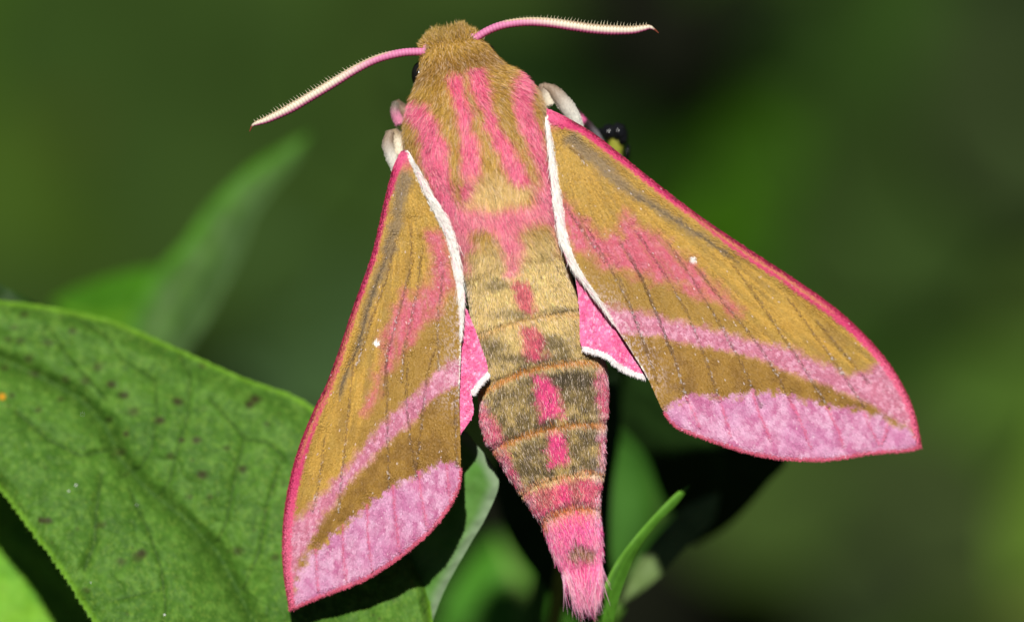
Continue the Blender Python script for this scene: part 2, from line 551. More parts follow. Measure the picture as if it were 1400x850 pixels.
ea = [(-150, 470), (-110, 425), (-50, 408), (0, 411), (60, 418), (150, 437), (240, 475), (330, 515), (400, 540), (440, 566), (500, 625), (548, 690), (578, 765), (588, 820), (592, 900), (585, 980)]
eb = [(-150, 470), (-130, 530), (-70, 592), (0, 668), (40, 720), (85, 780), (130, 850), (190, 925), (280, 985), (400, 1020), (520, 1010), (585, 980)]
# fine serration of the margins
def serrate(pts, n, amp, step, sgn):
    q = spline(pts, n)
    t = np.gradient(q, axis=0); t /= np.linalg.norm(t, axis=1)[:, None]
    nn = np.stack([t[:, 1], -t[:, 0]], 1) * sgn
    s = np.concatenate([[0], np.cumsum(np.linalg.norm(np.diff(q, axis=0), axis=1))])
    ph = (s / step + 0.6 * fbm(s / 30, s * 0, 3)) % 1
    return q + nn * (amp * ph * (0.5 + fbm(s / 12, s * 0 + 3, 9)))[:, None]


px, py, z, V, F = sheet(serrate(ea, 520, 1.0, 24, 1), serrate(eb, 520, 4.2, 10, -1), 470, 330, z_main, 0.012)
base = np.broadcast_to(lin(76, 116, 37), px.shape + (3,)).copy()
base = mixc(base, lin(64, 102, 32), sstep(fbm(px / 60, py / 60, 31) * 1.6 - 0.3))
base = mixc(base, lin(118, 160, 66), 0.3 * sstep((fbm(px / 10, py / 10, 32) - 0.45) * 4))  # pale blotches put the light on the leaf's relief into the colour
base = mixc(base, lin(76, 116, 38), 0.4 * sstep((fbm(px / 26, py / 26, 33) - 0.5) * 5))
d, t = pl_dist(px, py, midrib)
base = mixc(base, lin(48, 78, 26), 0.75 * np.exp(-(d / 5) ** 2))
for pl, w in veins_main:
    d, t = pl_dist(px, py, pl)
    base = mixc(base, lin(48, 74, 26), 0.8 * np.exp(-(d / (1.0 * w)) ** 2))
# crackled net of finest veins
base = mixc(base, lin(52, 84, 28), 0.5 * net(px, py))
base = mixc(base, lin(108, 140, 52), 0.5 * sstep((fbm(px / 3.0, py / 3.0, 44, 2) - .62) * 8))
for i in range(120):
    sx, sy, r = rng.uniform(-60, 560), rng.uniform(420, 860), rng.uniform(1.2, 3.2)
    dd = np.hypot(px - sx, py - sy) + 1.5 * (fbm(px / 4, py / 4, 80 + i, 2) - 0.5)
    base = mixc(base, lin(62, 66, 32), rng.uniform(.3, .7) * sstep(1.2 - dd / r))
spots = ZA((275, 262), (440, 305), (395, 352), (310, 385), (305, 290), (618, 313), (632, 300), (600, 472), (500, 485), (450, 400), (485, 400), (103, 598), (118, 600), (350, 680), (340, 690), (215, 770), (85, 235), (150, 300), (95, 325), (500, 215), (210, 255), (520, 540), (590, 675), (680, 690), (300, 430), (35, 120), (50, 155), (10, 222), (270, 350), (300, 700), (660, 360), (470, 540), (60, 90), (20, 150), (120, 160), (180, 130), (70, 200), (240, 220), (160, 250), (330, 330), (30, 290), (420, 440), (560, 420), (250, 610))
for i, (sx, sy) in enumerate(spots):
    r = rng.uniform(4.0, 8.0)
    dd = np.hypot((px - sx) / 1.35, (py - sy)) + 3.0 * (fbm(px / 6, py / 6, 50 + i, 2) - 0.5)
    base = mixc(base, lin(54, 52, 28), (0.95 if i < 14 else 0.65) * sstep(1.2 - dd / r))
dd = np.hypot(px - 3, py - 542)
base = mixc(base, lin(200, 140, 30), sstep(1.6 - dd / 4))
ed = np.minimum(pl_dist(px, py, ea)[0], pl_dist(px, py, eb)[0])
base = mixc(base, lin(104, 150, 34), 0.7 * sstep(1.2 - ed / 7))
c2 = np.vstack([base.reshape(-1, 3), base.reshape(-1, 3) * 0.9])
main_leaf = mk('leaf', V, F, M_LEAF, c2, plant)
main_leaf['label'] = 'broad green leaf with dark spots under the wing'
# marginal hairs along the lower edge and white specks lying on it
q = spline(eb, 700)
tv = np.gradient(q, axis=0); tv /= np.linalg.norm(tv, axis=1)[:, None]
hv, hf = [], []
k = 0
for i in range(40, 420):
    if rng.random() < 0.35: continue
    x, y = q[i]; z0 = float(z_main(np.array([x]), np.array([y]), np.array([1.0]))[0])
    L = rng.uniform(2.5, 7); nx, ny = tv[i][1] * -1, tv[i][0]
    nx, ny = nx + rng.normal(0, .35), ny + rng.normal(0, .35)
    a = P(x - tv[i][0] * .8, y - tv[i][1] * .8, z0 - .006); b = P(x + tv[i][0] * .8, y + tv[i][1] * .8, z0 - .006)
    e = P(x, y, z0 + .004); tip = P(x + nx * L + tv[i][0] * 2, y + ny * L + tv[i][1] * 2, z0 + rng.uniform(-.02, .02))
    hv += [a, b, e, tip]; hf += [(k, k + 1, k + 3), (k + 1, k + 2, k + 3), (k + 2, k, k + 3)]; k += 4
fr = mk('margin_hairs', np.array(hv), hf, M_FRINGE, None, main_leaf)
tag(fr, kind='stuff')
import bmesh
bm = bmesh.new()
for (x, y, r) in ((104, 663, 1.7), (94, 671, 1.5), (225, 840, 1.6), (124, 796, .9), (113, 566, 1.0), (187, 690, .9)):
    z0 = float(z_main(np.array([x]), np.array([y]), np.array([0.5]))[0])
    bmesh.ops.create_icosphere(bm, subdivisions=2, radius=r / PPC, matrix=Matrix.Translation(Vector(P(x, y, z0 + 0.003))))
me = bpy.data.meshes.new('white_speck'); bm.to_mesh(me); bm.free(); me.materials.append(M_DEW)
ob = bpy.data.objects.new('white_speck', me); COL.objects.link(ob); attach(ob, main_leaf); tag(ob, kind='stuff')


def simple_leaf(name, A, B, zp, cA, cB, edge_c=None, edge_w=6, mat=None, nu=120, nv=60, bulge=0.1, fold=0.0, rel=0.02, parent=None, stripe=None, mid=0.5, seed=1, thick=0.012, petiole=None, label=None):
    pc_ = plane3(*zp)

    def zf(px, py, v):
        z = pc_[0] * px + pc_[1] * py + pc_[2] + bulge * np.sin(np.pi * v) - fold * np.exp(-((v - mid) / 0.10) ** 2)
        return z + rel * (fbm(px / 30, py / 30, seed) - 0.5) * 2 + rel * 0.4 * (fbm(px / 9, py / 9, seed + 4) - 0.5)
    px, py, z, V, F = sheet(A, B, nu, nv, zf, thick)
    c = np.broadcast_to(lin(*cA), px.shape + (3,)).copy()
    c = mixc(c, lin(*cB), sstep((fbm(px / 28, py / 28, seed + 7) - 0.35) * 2.5))
    vv = np.broadcast_to(np.linspace(0, 1, nv), px.shape)
    c = mixc(c, lin(*cA) * 1.5, 0.7 * np.exp(-((vv - mid) / 0.025) ** 2))
    if edge_c is not None:
        e, w = edge_c
        ed, _ = pl_dist(px, py, A if e == 'A' else B)
        c = mixc(c, lin(*w), sstep(1.15 - ed / edge_w))
    if stripe is not None:
        for (v0, w, sc) in stripe:
            c = mixc(c, lin(*sc), 0.85 * np.exp(-((vv - v0) / w) ** 2))
    o = mk(name, V, F, mat or M_LEAF_FAR, np.vstack([c.reshape(-1, 3), c.reshape(-1, 3) * 0.9]), parent or plant)
    if petiole is not None:
        pth = path3([P(*q_) for q_ in petiole], 20)
        v, f, s, a_ = tube(pth, np.linspace(0.05, 0.07, 20), 10)
        mk('petiole', v, f, mat or M_LEAF_FAR, np.broadcast_to(lin(*cA), (len(v), 3)), o)
    if label: o['label'] = label
    return o


# lower left leaf, bright, partly in the shade of the big one
simple_leaf('leaf', [(-220, 720), (-120, 610), (10, 600), (120, 680), (200, 800), (250, 960)],
            [(-220, 720), (-210, 860), (-110, 980), (40, 1040), (180, 1030), (250, 960)],
            ((0, 740, -1.95), (100, 850, -1.95), (-100, 800, -1.85)), (118, 172, 48), (100, 158, 44), mat=M_LEAF, nu=160, nv=120, bulge=0.08, rel=0.02, seed=61, mid=0.35,
            label='bright yellow-green leaf below the broad leaf')
# dark leaf edge peeping out above the broad leaf at the frame's edge
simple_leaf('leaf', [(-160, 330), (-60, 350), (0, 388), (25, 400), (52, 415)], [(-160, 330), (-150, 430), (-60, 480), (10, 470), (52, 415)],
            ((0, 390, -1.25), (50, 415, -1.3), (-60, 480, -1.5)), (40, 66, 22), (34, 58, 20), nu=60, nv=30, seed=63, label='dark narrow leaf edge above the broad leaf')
# pale margined leaf between wing and abdomen
simple_leaf('leaf', [(520, 700), (560, 640), (600, 600), (632, 588), (650, 606), (672, 634), (682, 663), (664, 708), (642, 745), (604, 815), (575, 900)],
            [(520, 700), (500, 740), (500, 800), (520, 860), (575, 900)],
            ((640, 610, -0.32), (680, 660, -0.26), (590, 820, -0.48)), (96, 138, 66), (78, 124, 48), edge_c=('A', (128, 150, 114)), edge_w=17, bulge=0.04, seed=65, mid=0.7, nu=160, nv=70,
            label='leaf with pale greyish margin between wing and abdomen')
# narrow leaf seen almost edge-on at the tail's right
simple_leaf('leaf', [(944, 662), (924, 674), (896, 702), (866, 736), (838, 775), (818, 822), (806, 870), (800, 920)],
            [(944, 662), (928, 686), (899, 716), (874, 750), (856, 790), (843, 830), (836, 870), (826, 920)],
            ((944, 662, -0.62), (850, 783, -0.42), (812, 800, -0.34)), (70, 116, 30), (62, 106, 26), edge_c=('A', (98, 150, 46)), edge_w=5, bulge=0.008, seed=67, nu=120, nv=24,
            label='narrow bright leaf seen edge-on beside the tail')
# blurred leaves behind the tail
simple_leaf('leaf', [(676, 722), (640, 770), (600, 840), (570, 950)], [(676, 722), (720, 770), (775, 830), (830, 930), (700, 1000), (570, 950)],
            ((676, 722, -7.4), (600, 850, -7.2), (780, 850, -7.3)), (70, 128, 34), (62, 116, 28), bulge=0.2, seed=69, stripe=((0.55, 0.08, (120, 150, 70)),), label='blurred green leaf below the tail')
simple_leaf('leaf', [(812, 590), (820, 660), (824, 730), (800, 820)], [(812, 590), (870, 600), (905, 660), (900, 730), (860, 790), (800, 820)],
            ((830, 600, -9.0), (900, 700, -9.1), (830, 780, -8.8)), (62, 108, 34), (54, 98, 30), bulge=0.2, seed=71, label='blurred green leaf to the side of the tail')
simple_leaf('leaf', [(985, 672), (940, 690), (900, 728), (866, 776), (846, 830)], [(985, 672), (975, 712), (935, 752), (898, 790), (846, 830)],
            ((964, 694, -2.2), (863, 800, -2.0), (900, 690, -2.2)), (104, 126, 72), (92, 114, 62), bulge=0.03, seed=73, label='soft grey-green leaf sliver in the moth\'s shade')
# leaves that lie in the moth's shade
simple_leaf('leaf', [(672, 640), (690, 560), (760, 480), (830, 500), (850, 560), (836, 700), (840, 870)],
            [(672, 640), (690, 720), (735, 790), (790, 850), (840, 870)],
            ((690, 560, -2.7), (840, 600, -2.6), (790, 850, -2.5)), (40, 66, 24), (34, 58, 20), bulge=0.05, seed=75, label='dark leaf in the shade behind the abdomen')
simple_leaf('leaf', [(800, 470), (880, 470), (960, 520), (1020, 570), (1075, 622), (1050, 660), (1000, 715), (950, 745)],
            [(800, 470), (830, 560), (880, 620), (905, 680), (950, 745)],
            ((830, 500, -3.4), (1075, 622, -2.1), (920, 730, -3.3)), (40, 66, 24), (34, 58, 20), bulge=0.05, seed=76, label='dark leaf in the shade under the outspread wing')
# blurred leaves behind the broad leaf
plant2 = empty('tall_weed', P(230, 760, -5.4), 'blurred upright weed rising behind the broad leaf', 'plant')
simple_leaf('leaf', [(428, 180), (396, 196), (342, 228), (286, 280), (252, 328), (212, 372), (180, 430), (160, 500), (190, 600)],
            [(428, 180), (404, 222), (352, 290), (334, 340), (310, 390), (286, 436), (258, 480), (230, 540), (190, 600)],
            ((428, 180, -5.4), (190, 600, -4.4), (250, 328, -4.95)), (62, 96, 32), (56, 88, 30), edge_c=('A', (64, 116, 18)), edge_w=24, bulge=0.02, seed=77, parent=plant2, mid=0.6,
            stripe=((0.42, 0.08, (78, 110, 50)), (0.72, 0.10, (54, 78, 36)), (0.93, 0.06, (74, 98, 56))), petiole=[(190, 600, -4.4), (200, 680, -4.8), (230, 780, -5.4)])
simple_leaf('leaf', [(70, 412), (110, 392), (165, 374), (225, 364), (262, 380)], [(70, 412), (100, 470), (160, 500), (230, 470), (262, 380)],
            ((80, 407, -5.6), (225, 367, -5.4), (160, 480, -5.2)), (56, 106, 14), (60, 112, 16), bulge=0.03, seed=79, parent=plant2, stripe=((0.5, 0.06, (84, 126, 24)),), petiole=[(150, 480, -5.3), (180, 620, -5.4), (230, 780, -5.5)])
# stems
for pl_, r0, r1, par in (([(560, 900, -1.1), (600, 980, -1.6), (640, 1150, -2.6), (660, 1700, -6), (690, 3600, -22)], .10, .16, plant),
                         ([(585, 970, -.9), (610, 1010, -1.5), (640, 1150, -2.6)], .06, .09, plant), ([(-150, 470, -0.9), (-300, 620, -1.6), (-250, 1000, -2.4), (300, 1300, -3.2), (650, 1400, -4.2)], .06, .1, plant),
                         ([(815, 910, -.8), (790, 1000, -1.4), (645, 1190, -2.8)], .05, .08, plant), ([(640, 975, -7.2), (660, 1200, -7.0), (660, 1600, -5.4)], .05, .08, plant),
                         ([(846, 828, -2.0), (800, 950, -2.6), (650, 1200, -3.0)], .04, .06, plant), ([(800, 818, -8.8), (770, 980, -8.6), (660, 1650, -5.8)], .04, .06, plant),
                         ([(802, 474, -3.4), (780, 600, -3.4), (740, 800, -3.4), (660, 1250, -3.4)], .05, .08, plant), ([(840, 870, -2.5), (800, 1000, -2.6), (660, 1200, -3)], .05, .07, plant), ([(250, 960, -.95), (400, 1060, -1.6), (640, 1170, -2.7)], .05, .07, plant),
                         ([(-160, 330, -1.4), (-300, 600, -2.0), (-250, 1000, -2.5)], .04, .06, plant), ([(575, 895, -1.0), (600, 960, -1.5), (638, 1130, -2.5)], .04, .06, plant),
                         ([(230, 780, -5.4), (250, 1000, -6.5), (300, 1600, -10), (340, 3200, -22)], .09, .16, plant2)):
    pth = path3([P(*q_) for q_ in pl_], 40)
    v, f, s, a_ = tube(pth, np.linspace(r0, r1, 40), 12)
    mk('stem', v, f, M_LEAF_FAR, np.broadcast_to(lin(84, 124, 44), (len(v), 3)), par)

# ================================================================== THE MOTH
moth = empty('hawk_moth', P(700, 430, -0.35), 'pink and olive-gold furry moth with spread wings resting on the leaves', 'moth')
A0 = np.array([620.0, 36.0])
BA = np.array([187.0, 793.0]); BA /= np.linalg.norm(BA)
BP = np.array([BA[1], -BA[0]])


def st(px, py):
    dx = px - A0[0]; dy = py - A0[1]
    return dx * BA[0] + dy * BA[1], dx * BP[0] + dy * BP[1]


left_o = [(612, 38), (598, 40), (584, 48), (577, 62), (573, 85), (570, 112), (563, 131), (557, 147), (551, 175), (551, 199), (562, 225), (577, 255), (594, 288), (612, 320), (624, 350), (634, 390), (640, 420), (643, 450), (646, 480), (650, 520), (654, 578), (663, 607), (685, 640), (702, 665), (727, 702), (741, 720), (749, 747), (763, 775), (784, 799)]
right_o = [(628, 36), (640, 40), (654, 50), (669, 62), (683, 82), (714, 101), (731, 118), (742, 137), (747, 154), (752, 190), (756, 220), (761, 260), (766, 300), (774, 340), (783, 380), (796, 420), (812, 450), (825, 478), (832, 500), (834, 530), (833, 562), (830, 603), (827, 648), (821, 689), (824, 722), (826, 755), (821, 778), (809, 800)]


def prof(o):
    s, t = st(np.array([p[0] for p in o], float), np.array([p[1] for p in o], float))
    i = np.argsort(s)
    return s[i], t[i]


SL, TL = prof(left_o); SR, TR = prof(right_o)
S_END = 778.0
RINGS = [411.0, 479.0, 563.0, 632.0, 677.0]
zc_s = [0, 20, 60, 110, 200, 300, 400, 500, 600, 700, 778]
zc_v = [-.02, -.03, -.02, 0, 0, 0, -.02, -.05, -.08, -.12, -.14]
hz_v = [.05, .15, .22, .31, .37, .35, .29, .25, .21, .15, .05]


def smooth_i(s, xs, ys):
    xs = np.asarray(xs, float); ys = np.asarray(ys, float)
    r = 0
    for o, w in ((-9, .15), (-4.5, .2), (0, .3), (4.5, .2), (9, .15)):
        r = r + w * np.interp(s + o, xs, ys)
    return r


def body(s, th):
    """point of the body skin: s along the body, th round it (pi/2 = back)"""
    tl = smooth_i(s, SL, TL); tr = smooth_i(s, SR, TR)
    hw = np.maximum((tr - tl) / 2 - 3.0, 1.5); c = (tr + tl) / 2
    zc = smooth_i(s, zc_s, zc_v); hz = smooth_i(s, zc_s, hz_v)
    end = np.sqrt(np.clip(1 - ((s - 700) / 82.0) ** 2, 0.02, 1)); end = np.where(s < 700, 1, end)
    # overlapping rings of the abdomen: each ring ends in a raised rim
    k = np.ones_like(s)
    arch = 9 * np.cos(th) ** 2
    for i, r in enumerate(RINGS):
        prev = RINGS[i - 1] if i else 330.0
        u = (s - arch * (1.0 if i > 2 else .3) - prev) / (r - prev)
        k = k + np.where((u > 0) & (u < 1), 0.017 * u ** 3 - 0.010 * np.exp(-((u - 0.03) / 0.05) ** 2), 0)
    # collar groove behind the head
    k = k - 0.03 * np.exp(-((s - 58 - 10 * np.cos(th)) / 9.0) ** 2)
    ct = np.cos(th); snt = np.sin(th)
    e = 0.85
    x = c + hw * k * np.sign(ct) * np.abs(ct) ** e
    zz_ = zc + hz * k * end * np.sign(snt) * np.abs(snt) ** 0.75
    px = A0[0] + BA[0] * s + BP[0] * x
    py = A0[1] + BA[1] * s + BP[1] * x
    return px, py, zz_


# ---- pigment of the body -------------------------------------------------
Zh = lambda *p: zz(500, 20, 3.864, *p)
Z2 = lambda *p: zz(540, 20, 3.037, *p)
Z3 = lambda *p: zz(520, 250, 2.834, *p)
Z4 = lambda *p: zz(560, 500, 2.43, *p)
stripe_a = [(550, 151), (556, 142), (566, 139), (588, 147), (601, 165), (611, 191), (614, 220), (614, 250), (622, 278), (640, 296), (600, 292), (588, 262), (580, 225), (579, 201), (577, 182), (566, 163)]
stripe_b = [(612, 111), (620, 105), (630, 104), (638, 136), (650, 175), (655, 201), (657, 225), (652, 250), (646, 274), (634, 280), (627, 268), (629, 235), (633, 201), (629, 175), (621, 136)]
stripe_c = [(640, 101), (650, 97), (659, 99), (667, 136), (678, 172), (698, 195), (712, 217), (722, 240), (728, 254), (712, 256), (698, 244), (684, 217), (672, 192), (660, 175), (650, 136)]
stripe_d = [(703, 101), (712, 97), (721, 102), (719, 119), (724, 152), (741, 185), (748, 217), (752, 255), (752, 290), (735, 280), (740, 250), (727, 217), (713, 185), (699, 152), (695, 119)]
saddle = [(590, 280), (625, 276), (650, 284), (700, 288), (726, 280), (728, 254), (756, 240), (770, 300), (776, 345), (762, 340), (750, 312), (735, 304), (716, 306), (712, 330), (709, 372), (694, 376), (686, 345), (674, 318), (650, 318), (645, 345), (640, 372), (626, 372), (612, 330)]
patch_gold = [(640, 246), (668, 238), (690, 244), (702, 254), (722, 258), (716, 276), (690, 284), (660, 286), (636, 284)]
dorsal = [
    Z3((512, 395), (560, 388), (590, 420), (600, 500), (560, 515), (520, 460)),
    Z3((545, 560), (600, 555), (630, 620), (632, 690), (580, 690), (550, 620)),
    Z4((412, 40), (460, 30), (490, 80), (505, 170), (440, 182), (420, 110)),
    Z4((460, 212), (505, 212), (528, 300), (520, 330), (465, 335), (455, 270)),
    Z4((485, 385), (540, 375), (555, 420), (548, 455), (498, 465)),
]
pink_l = [(640, 505), (658, 535), (668, 560), (682, 585), (692, 610), (702, 640), (714, 664), (690, 670), (660, 620), (640, 570)]
pink_r = [(838, 480), (816, 500), (818, 540), (822, 580), (820, 620), (818, 645), (840, 650), (845, 560)]
pink_tail = [(690, 672), (712, 668), (760, 655), (835, 638), (845, 900), (760, 900)]
C_GOLD = lin(188, 150, 68); C_GOLD2 = lin(168, 126, 50); C_PINK = lin(234, 116, 150); C_PINK2 = lin(224, 90, 132)
C_ABD = lin(216, 188, 122); C_ABDB = lin(150, 126, 72); C_DARK = lin(62, 54, 40); C_CREAM = lin(226, 204, 146); C_ORANGE = lin(192, 118, 40)


def body_color(px, py):
    s, t = st(px, py)
    n1 = fbm(px / 14, py / 14, 101); n2 = fbm(px / 5, py / 5, 102, 2)
    c = np.broadcast_to(C_GOLD, px.shape + (3,)).copy()
    c = mixc(c, C_GOLD2, sstep((n1 - 0.45) * 3) * 0.7)
    # dark collar between head and thorax
    col = np.exp(-((s - 52 - 0.0022 * t * t) / 15.0) ** 2)
    c = mixc(c, lin(134, 94, 38), 0.7 * col)
    c = mixc(c, lin(190, 164, 96), 0.5 * sstep((28 - s) / 16))
    for poly, sd_ in ((stripe_a, 1), (stripe_b, 2), (stripe_c, 3), (stripe_d, 4)):
        k = 0.95 * pmask(px, py, poly, 5.0, 6, 9, 110 + sd_)
        pk = C_PINK + (C_PINK2 - C_PINK) * sstep((n2 - 0.4) * 3)[..., None]
        c = c * (1 - k[..., None]) + pk * k[..., None]
    # abdomen
    ab = sstep((s - 285) / 40)
    ca = np.broadcast_to(C_ABD, px.shape + (3,)).copy()
    ca = mixc(ca, C_ABDB, np.clip(sstep((s - 400) / 130) * 0.85 + 0.6 * (n1 - 0.55), 0, 1))
    ca = mixc(ca, lin(84, 72, 48), 0.7 * sstep((s - 440) / 60) * sstep((n1 - .42) * 4))
    ca = mixc(ca, C_DARK, (0.22 + 0.5 * sstep((s - 420) / 80)) * sstep((n2 - 0.58) * 6))
    c = c * (1 - ab[..., None]) + ca * ab[..., None]
    k = 0.9 * pmask(px, py, saddle, 10, 11, 14, 131)
    pk = lin(236, 134, 156) + (C_PINK - lin(236, 134, 156)) * sstep((n1 - 0.3) * 2.5)[..., None]
    c = c * (1 - k[..., None]) + pk * k[..., None]
    c = mixc(c, lin(220, 188, 122), 0.85 * pmask(px, py, patch_gold, 10, 12, 12, 141))
    # dark smudges beside the dorsal line
    for (sx, sy, rx, ry, w) in ((680, 390, 18, 8, .45), (668, 474, 22, 14, .55), (752, 470, 20, 12, .55), (700, 430, 30, 6, .35), (766, 424, 14, 5, .5), (786, 520, 26, 16, .65), (705, 540, 26, 14, .3),
                                (805, 585, 12, 9, .7), (800, 520, 10, 18, .4), (745, 512, 40, 8, .5), (735, 602, 20, 20, .3), (726, 490, 50, 6, .5), (700, 640, 20, 10, .35)):
        dd = np.hypot((px - sx) / rx, (py - sy) / ry) + 0.9 * (n2 - 0.5)
        c = mixc(c, C_DARK, min(1, w * 1.25) * sstep(1.5 - dd))
    for i, poly in enumerate(dorsal):
        c = mixc(c, lin(222, 72, 130) if i > 1 else lin(204, 66, 108), (0.95 if i > 1 else .8) * pmask(px, py, poly, 5.0, 9, 7, 151 + i))
    for poly in (pink_l, pink_r):
        c = mixc(c, lin(206, 74, 118), 0.85 * pmask(px, py, poly, 5, 7, 8, 161))
    c = mixc(c, lin(226, 72, 126), pmask(px, py, pink_tail, 5, 6, 8, 165) * (0.75 + 0.25 * sstep((s - 680) / 10)))
    ol = np.exp(-((t - 16) / 9.0) ** 2) + np.exp(-((t + 28) / 12.0) ** 2) * 0.7
    c = mixc(c, lin(130, 104, 60), 0.6 * np.clip(ol, 0, 1) * sstep((s - 636) / 6) * sstep((672 - s) / 6))
    # rims of the rings: dark line, then orange, then cream
    for i, r in enumerate(RINGS):
        hwv = np.interp(r, SR, TR) - np.interp(r, SL, TL)
        w = (0.35, 1, .9, 1, 1)[i]
        sr = s - r + (0.0022 if i < 4 else 0.006) * (t - np.interp(r, SR, TR) * 0 - (np.interp(r, SR, TR) + np.interp(r, SL, TL)) / 2) ** 2 * (-1)
        sr = sr - 3 + 2.5 * (fbm(px / 9, py / 9, 171 + i) - 0.5)
        c = mixc(c, C_DARK, 0.85 * w * np.exp(-((sr + 7) / 3.6) ** 2) * sstep((n1 - .25) * 3))
        c = mixc(c, C_ORANGE, 0.95 * w * np.exp(-(sr / 3.6) ** 2))
        c = mixc(c, C_CREAM, (0.8 if i >= 3 else .45) * w * np.exp(-((sr - (6 if i != 3 else 3)) / (5.0 if i == 3 else 3.5)) ** 2) * sstep((n2 - .2) * 3) * (1.0 if i != 4 else .5))
    c = mixc(c, lin(242, 104, 160), sstep((s - 688) / 14))
    c = mixc(c, lin(228, 72, 138), 0.6 * sstep((s - 688) / 14) * sstep((n1 - .45) * 4))
    # brown crescent before the tail tuft
    dd = np.hypot((px - 794) / 21, (py - 755) / 15)
    c = mixc(c, lin(140, 106, 56), 0.9 * sstep((1.15 - dd) * 3) * sstep((764 - py) / 8))
    c = mixc(c, lin(74, 54, 40), 0.7 * np.exp(-((np.hypot((px - 794) / 18, (py - 756) / 15) - 0.95) / 0.16) ** 2) * (py < 752))
    # silvery scales on the flanks
    tl = np.interp(s, SL, TL); tr = np.interp(s, SR, TR)
    flank = np.clip(np.maximum((t - tr + 22) / 22, (tl + 22 - t) / 22), 0, 1) * sstep((s - 430) / 60)
    c = mixc(c, lin(236, 216, 222), 0.55 * flank * sstep((n2 - 0.45) * 5))
    # white hairs where the wings meet the thorax
    tf = np.clip(np.maximum((t - tr + 10) / 10, (tl + 8 - t) / 8), 0, 1) * sstep((s - 90) / 20) * sstep((400 - s) / 40)
    c = mixc(c, lin(240, 222, 226), 0.55 * tf)
    return c


nS, nT = 520, 112
sg = np.linspace(0, S_END, nS)[:, None] + np.zeros((1, nT))
tg = np.zeros((nS, 1)) + np.linspace(0, 2 * np.pi, nT, endpoint=False)[None]
bx, by, bz = body(sg, tg)
BV = P(bx, by, bz).reshape(-1, 3)
BC = body_color(bx, by).reshape(-1, 3) * 0.9
nV = len(BV)
BV = np.vstack([BV, BV[:nT].mean(0), BV[nV - nT:nV].mean(0)])
BC = np.vstack([BC, BC[:1], BC[-1:]])
bf = [tuple(q_) for q_ in grid_faces(nS, nT, True)[:, ::-1]]
bf += [(nV, (j + 1) % nT, j)[::-1] for j in range(nT)] + [(nV + 1, nV - nT + j, nV - nT + (j + 1) % nT)[::-1] for j in range(nT)]
body_o = mk('body', BV, bf, M_BODY, BC, moth)
bm = bmesh.new(); bm.from_mesh(body_o.data); bmesh.ops.recalc_face_normals(bm, faces=bm.faces); bm.to_mesh(body_o.data); bm.free()


def body_roots(n, s0, s1, th0=-0.25, th1=math.pi + 0.25):
    s = rng.uniform(s0, s1, n * 2); th = rng.uniform(th0, th1, n * 2)
    w = np.interp(s, SR, TR) - np.interp(s, SL, TL)
    keep = rng.random(n * 2) < w / 210.0
    s, th = s[keep][:n], th[keep][:n]
    x, y, z = body(s, th)
    p = P(x, y, z)
    x2, y2, z2 = body(s + 1.5, th); ds = P(x2, y2, z2) - p
    x3, y3, z3 = body(s, th + 0.02); dt = P(x3, y3, z3) - p
    nr = np.cross(dt, ds); nr /= np.linalg.norm(nr, axis=1)[:, None] + 1e-12
    ctr = P(A0[0] + BA[0] * s, A0[1] + BA[1] * s, z * 0 - 0.05)
    nr *= np.sign(np.sum(nr * (p - ctr), 1) + 1e-9)[:, None]
    f = ds / (np.linalg.norm(ds, axis=1)[:, None] + 1e-12)
    side = dt / (np.linalg.norm(dt, axis=1)[:, None] + 1e-12)
    return s, th, x, y, z, p, nr, f, side


def hair_cols(x, y, L, jitter=0.16):
    c = body_color(x + BA[0] * L * 0.45 * PPC + rng.normal(0, 2.2, len(x)), y + BA[1] * L * 0.45 * PPC + rng.normal(0, 2.0, len(x)))
    g = np.exp(rng.normal(0, jitter, len(x)))[:, None]
    c = c * g
    pale = rng.random(len(x)) < 0.16
    c[pale] = c[pale] * 0.62 + 0.38 * lin(252, 226, 206)
    return c


# thorax coat
s, th, x, y, z, p, nr, f, side = body_roots(95000, 44, 330)
L = rng.uniform(10, 19, len(s)) / PPC
sw = (fbm(x / 28, y / 28, 201) - 0.5) * 1.5 + 0.28 * -np.cos(th)
fl = f + side * sw[:, None]
dark = rng.random(len(s)) < 0.035
c = hair_cols(x, y, L); c[dark] *= 0.4
fur('thorax_fur', p, fl, nr, L, c * 0.95, c * 1.25, 0.27 / PPC, moth, lift=0.24, bend=0.78, jit=0.13)
# head tuft
s, th, x, y, z, p, nr, f, side = body_roots(16000, 2, 64)
L = rng.uniform(6, 11, len(s)) / PPC
c = hair_cols(x, y, L); c[rng.random(len(s)) < 0.08] *= 0.4
fl = -0.25 * f + side * ((fbm(x / 14, y / 14, 203) - 0.5) * 1.2)[:, None] + 0.5 * nr
late = (s > 20 + rng.normal(0, 4, len(s)))[:, None]
fl = np.where(late, f + side * ((fbm(x / 14, y / 14, 204) - 0.5) * 1.2)[:, None], fl)
fur('head_fur', p, fl, nr, L, c * 0.95, c * 1.25, 0.3 / PPC, moth, lift=0.32, bend=0.7, jit=0.2)
# abdomen: short flat hair scales
s, th, x, y, z, p, nr, f, side = body_roots(70000, 285, 702)
L = rng.uniform(4.5, 8.5, len(s)) / PPC
c = hair_cols(x, y, L, 0.25); dk = rng.random(len(s)) < 0.07; c[dk] *= 0.35
sl = rng.random(len(s)) < 0.02; c[sl] = lin(225, 210, 190)
fur('abdomen_fur', p, f + side * rng.normal(0, .12, len(s))[:, None], nr, L, c * 0.98, c * 1.22, 0.34 / PPC, moth, lift=0.12, bend=0.7, jit=0.10, K=5)
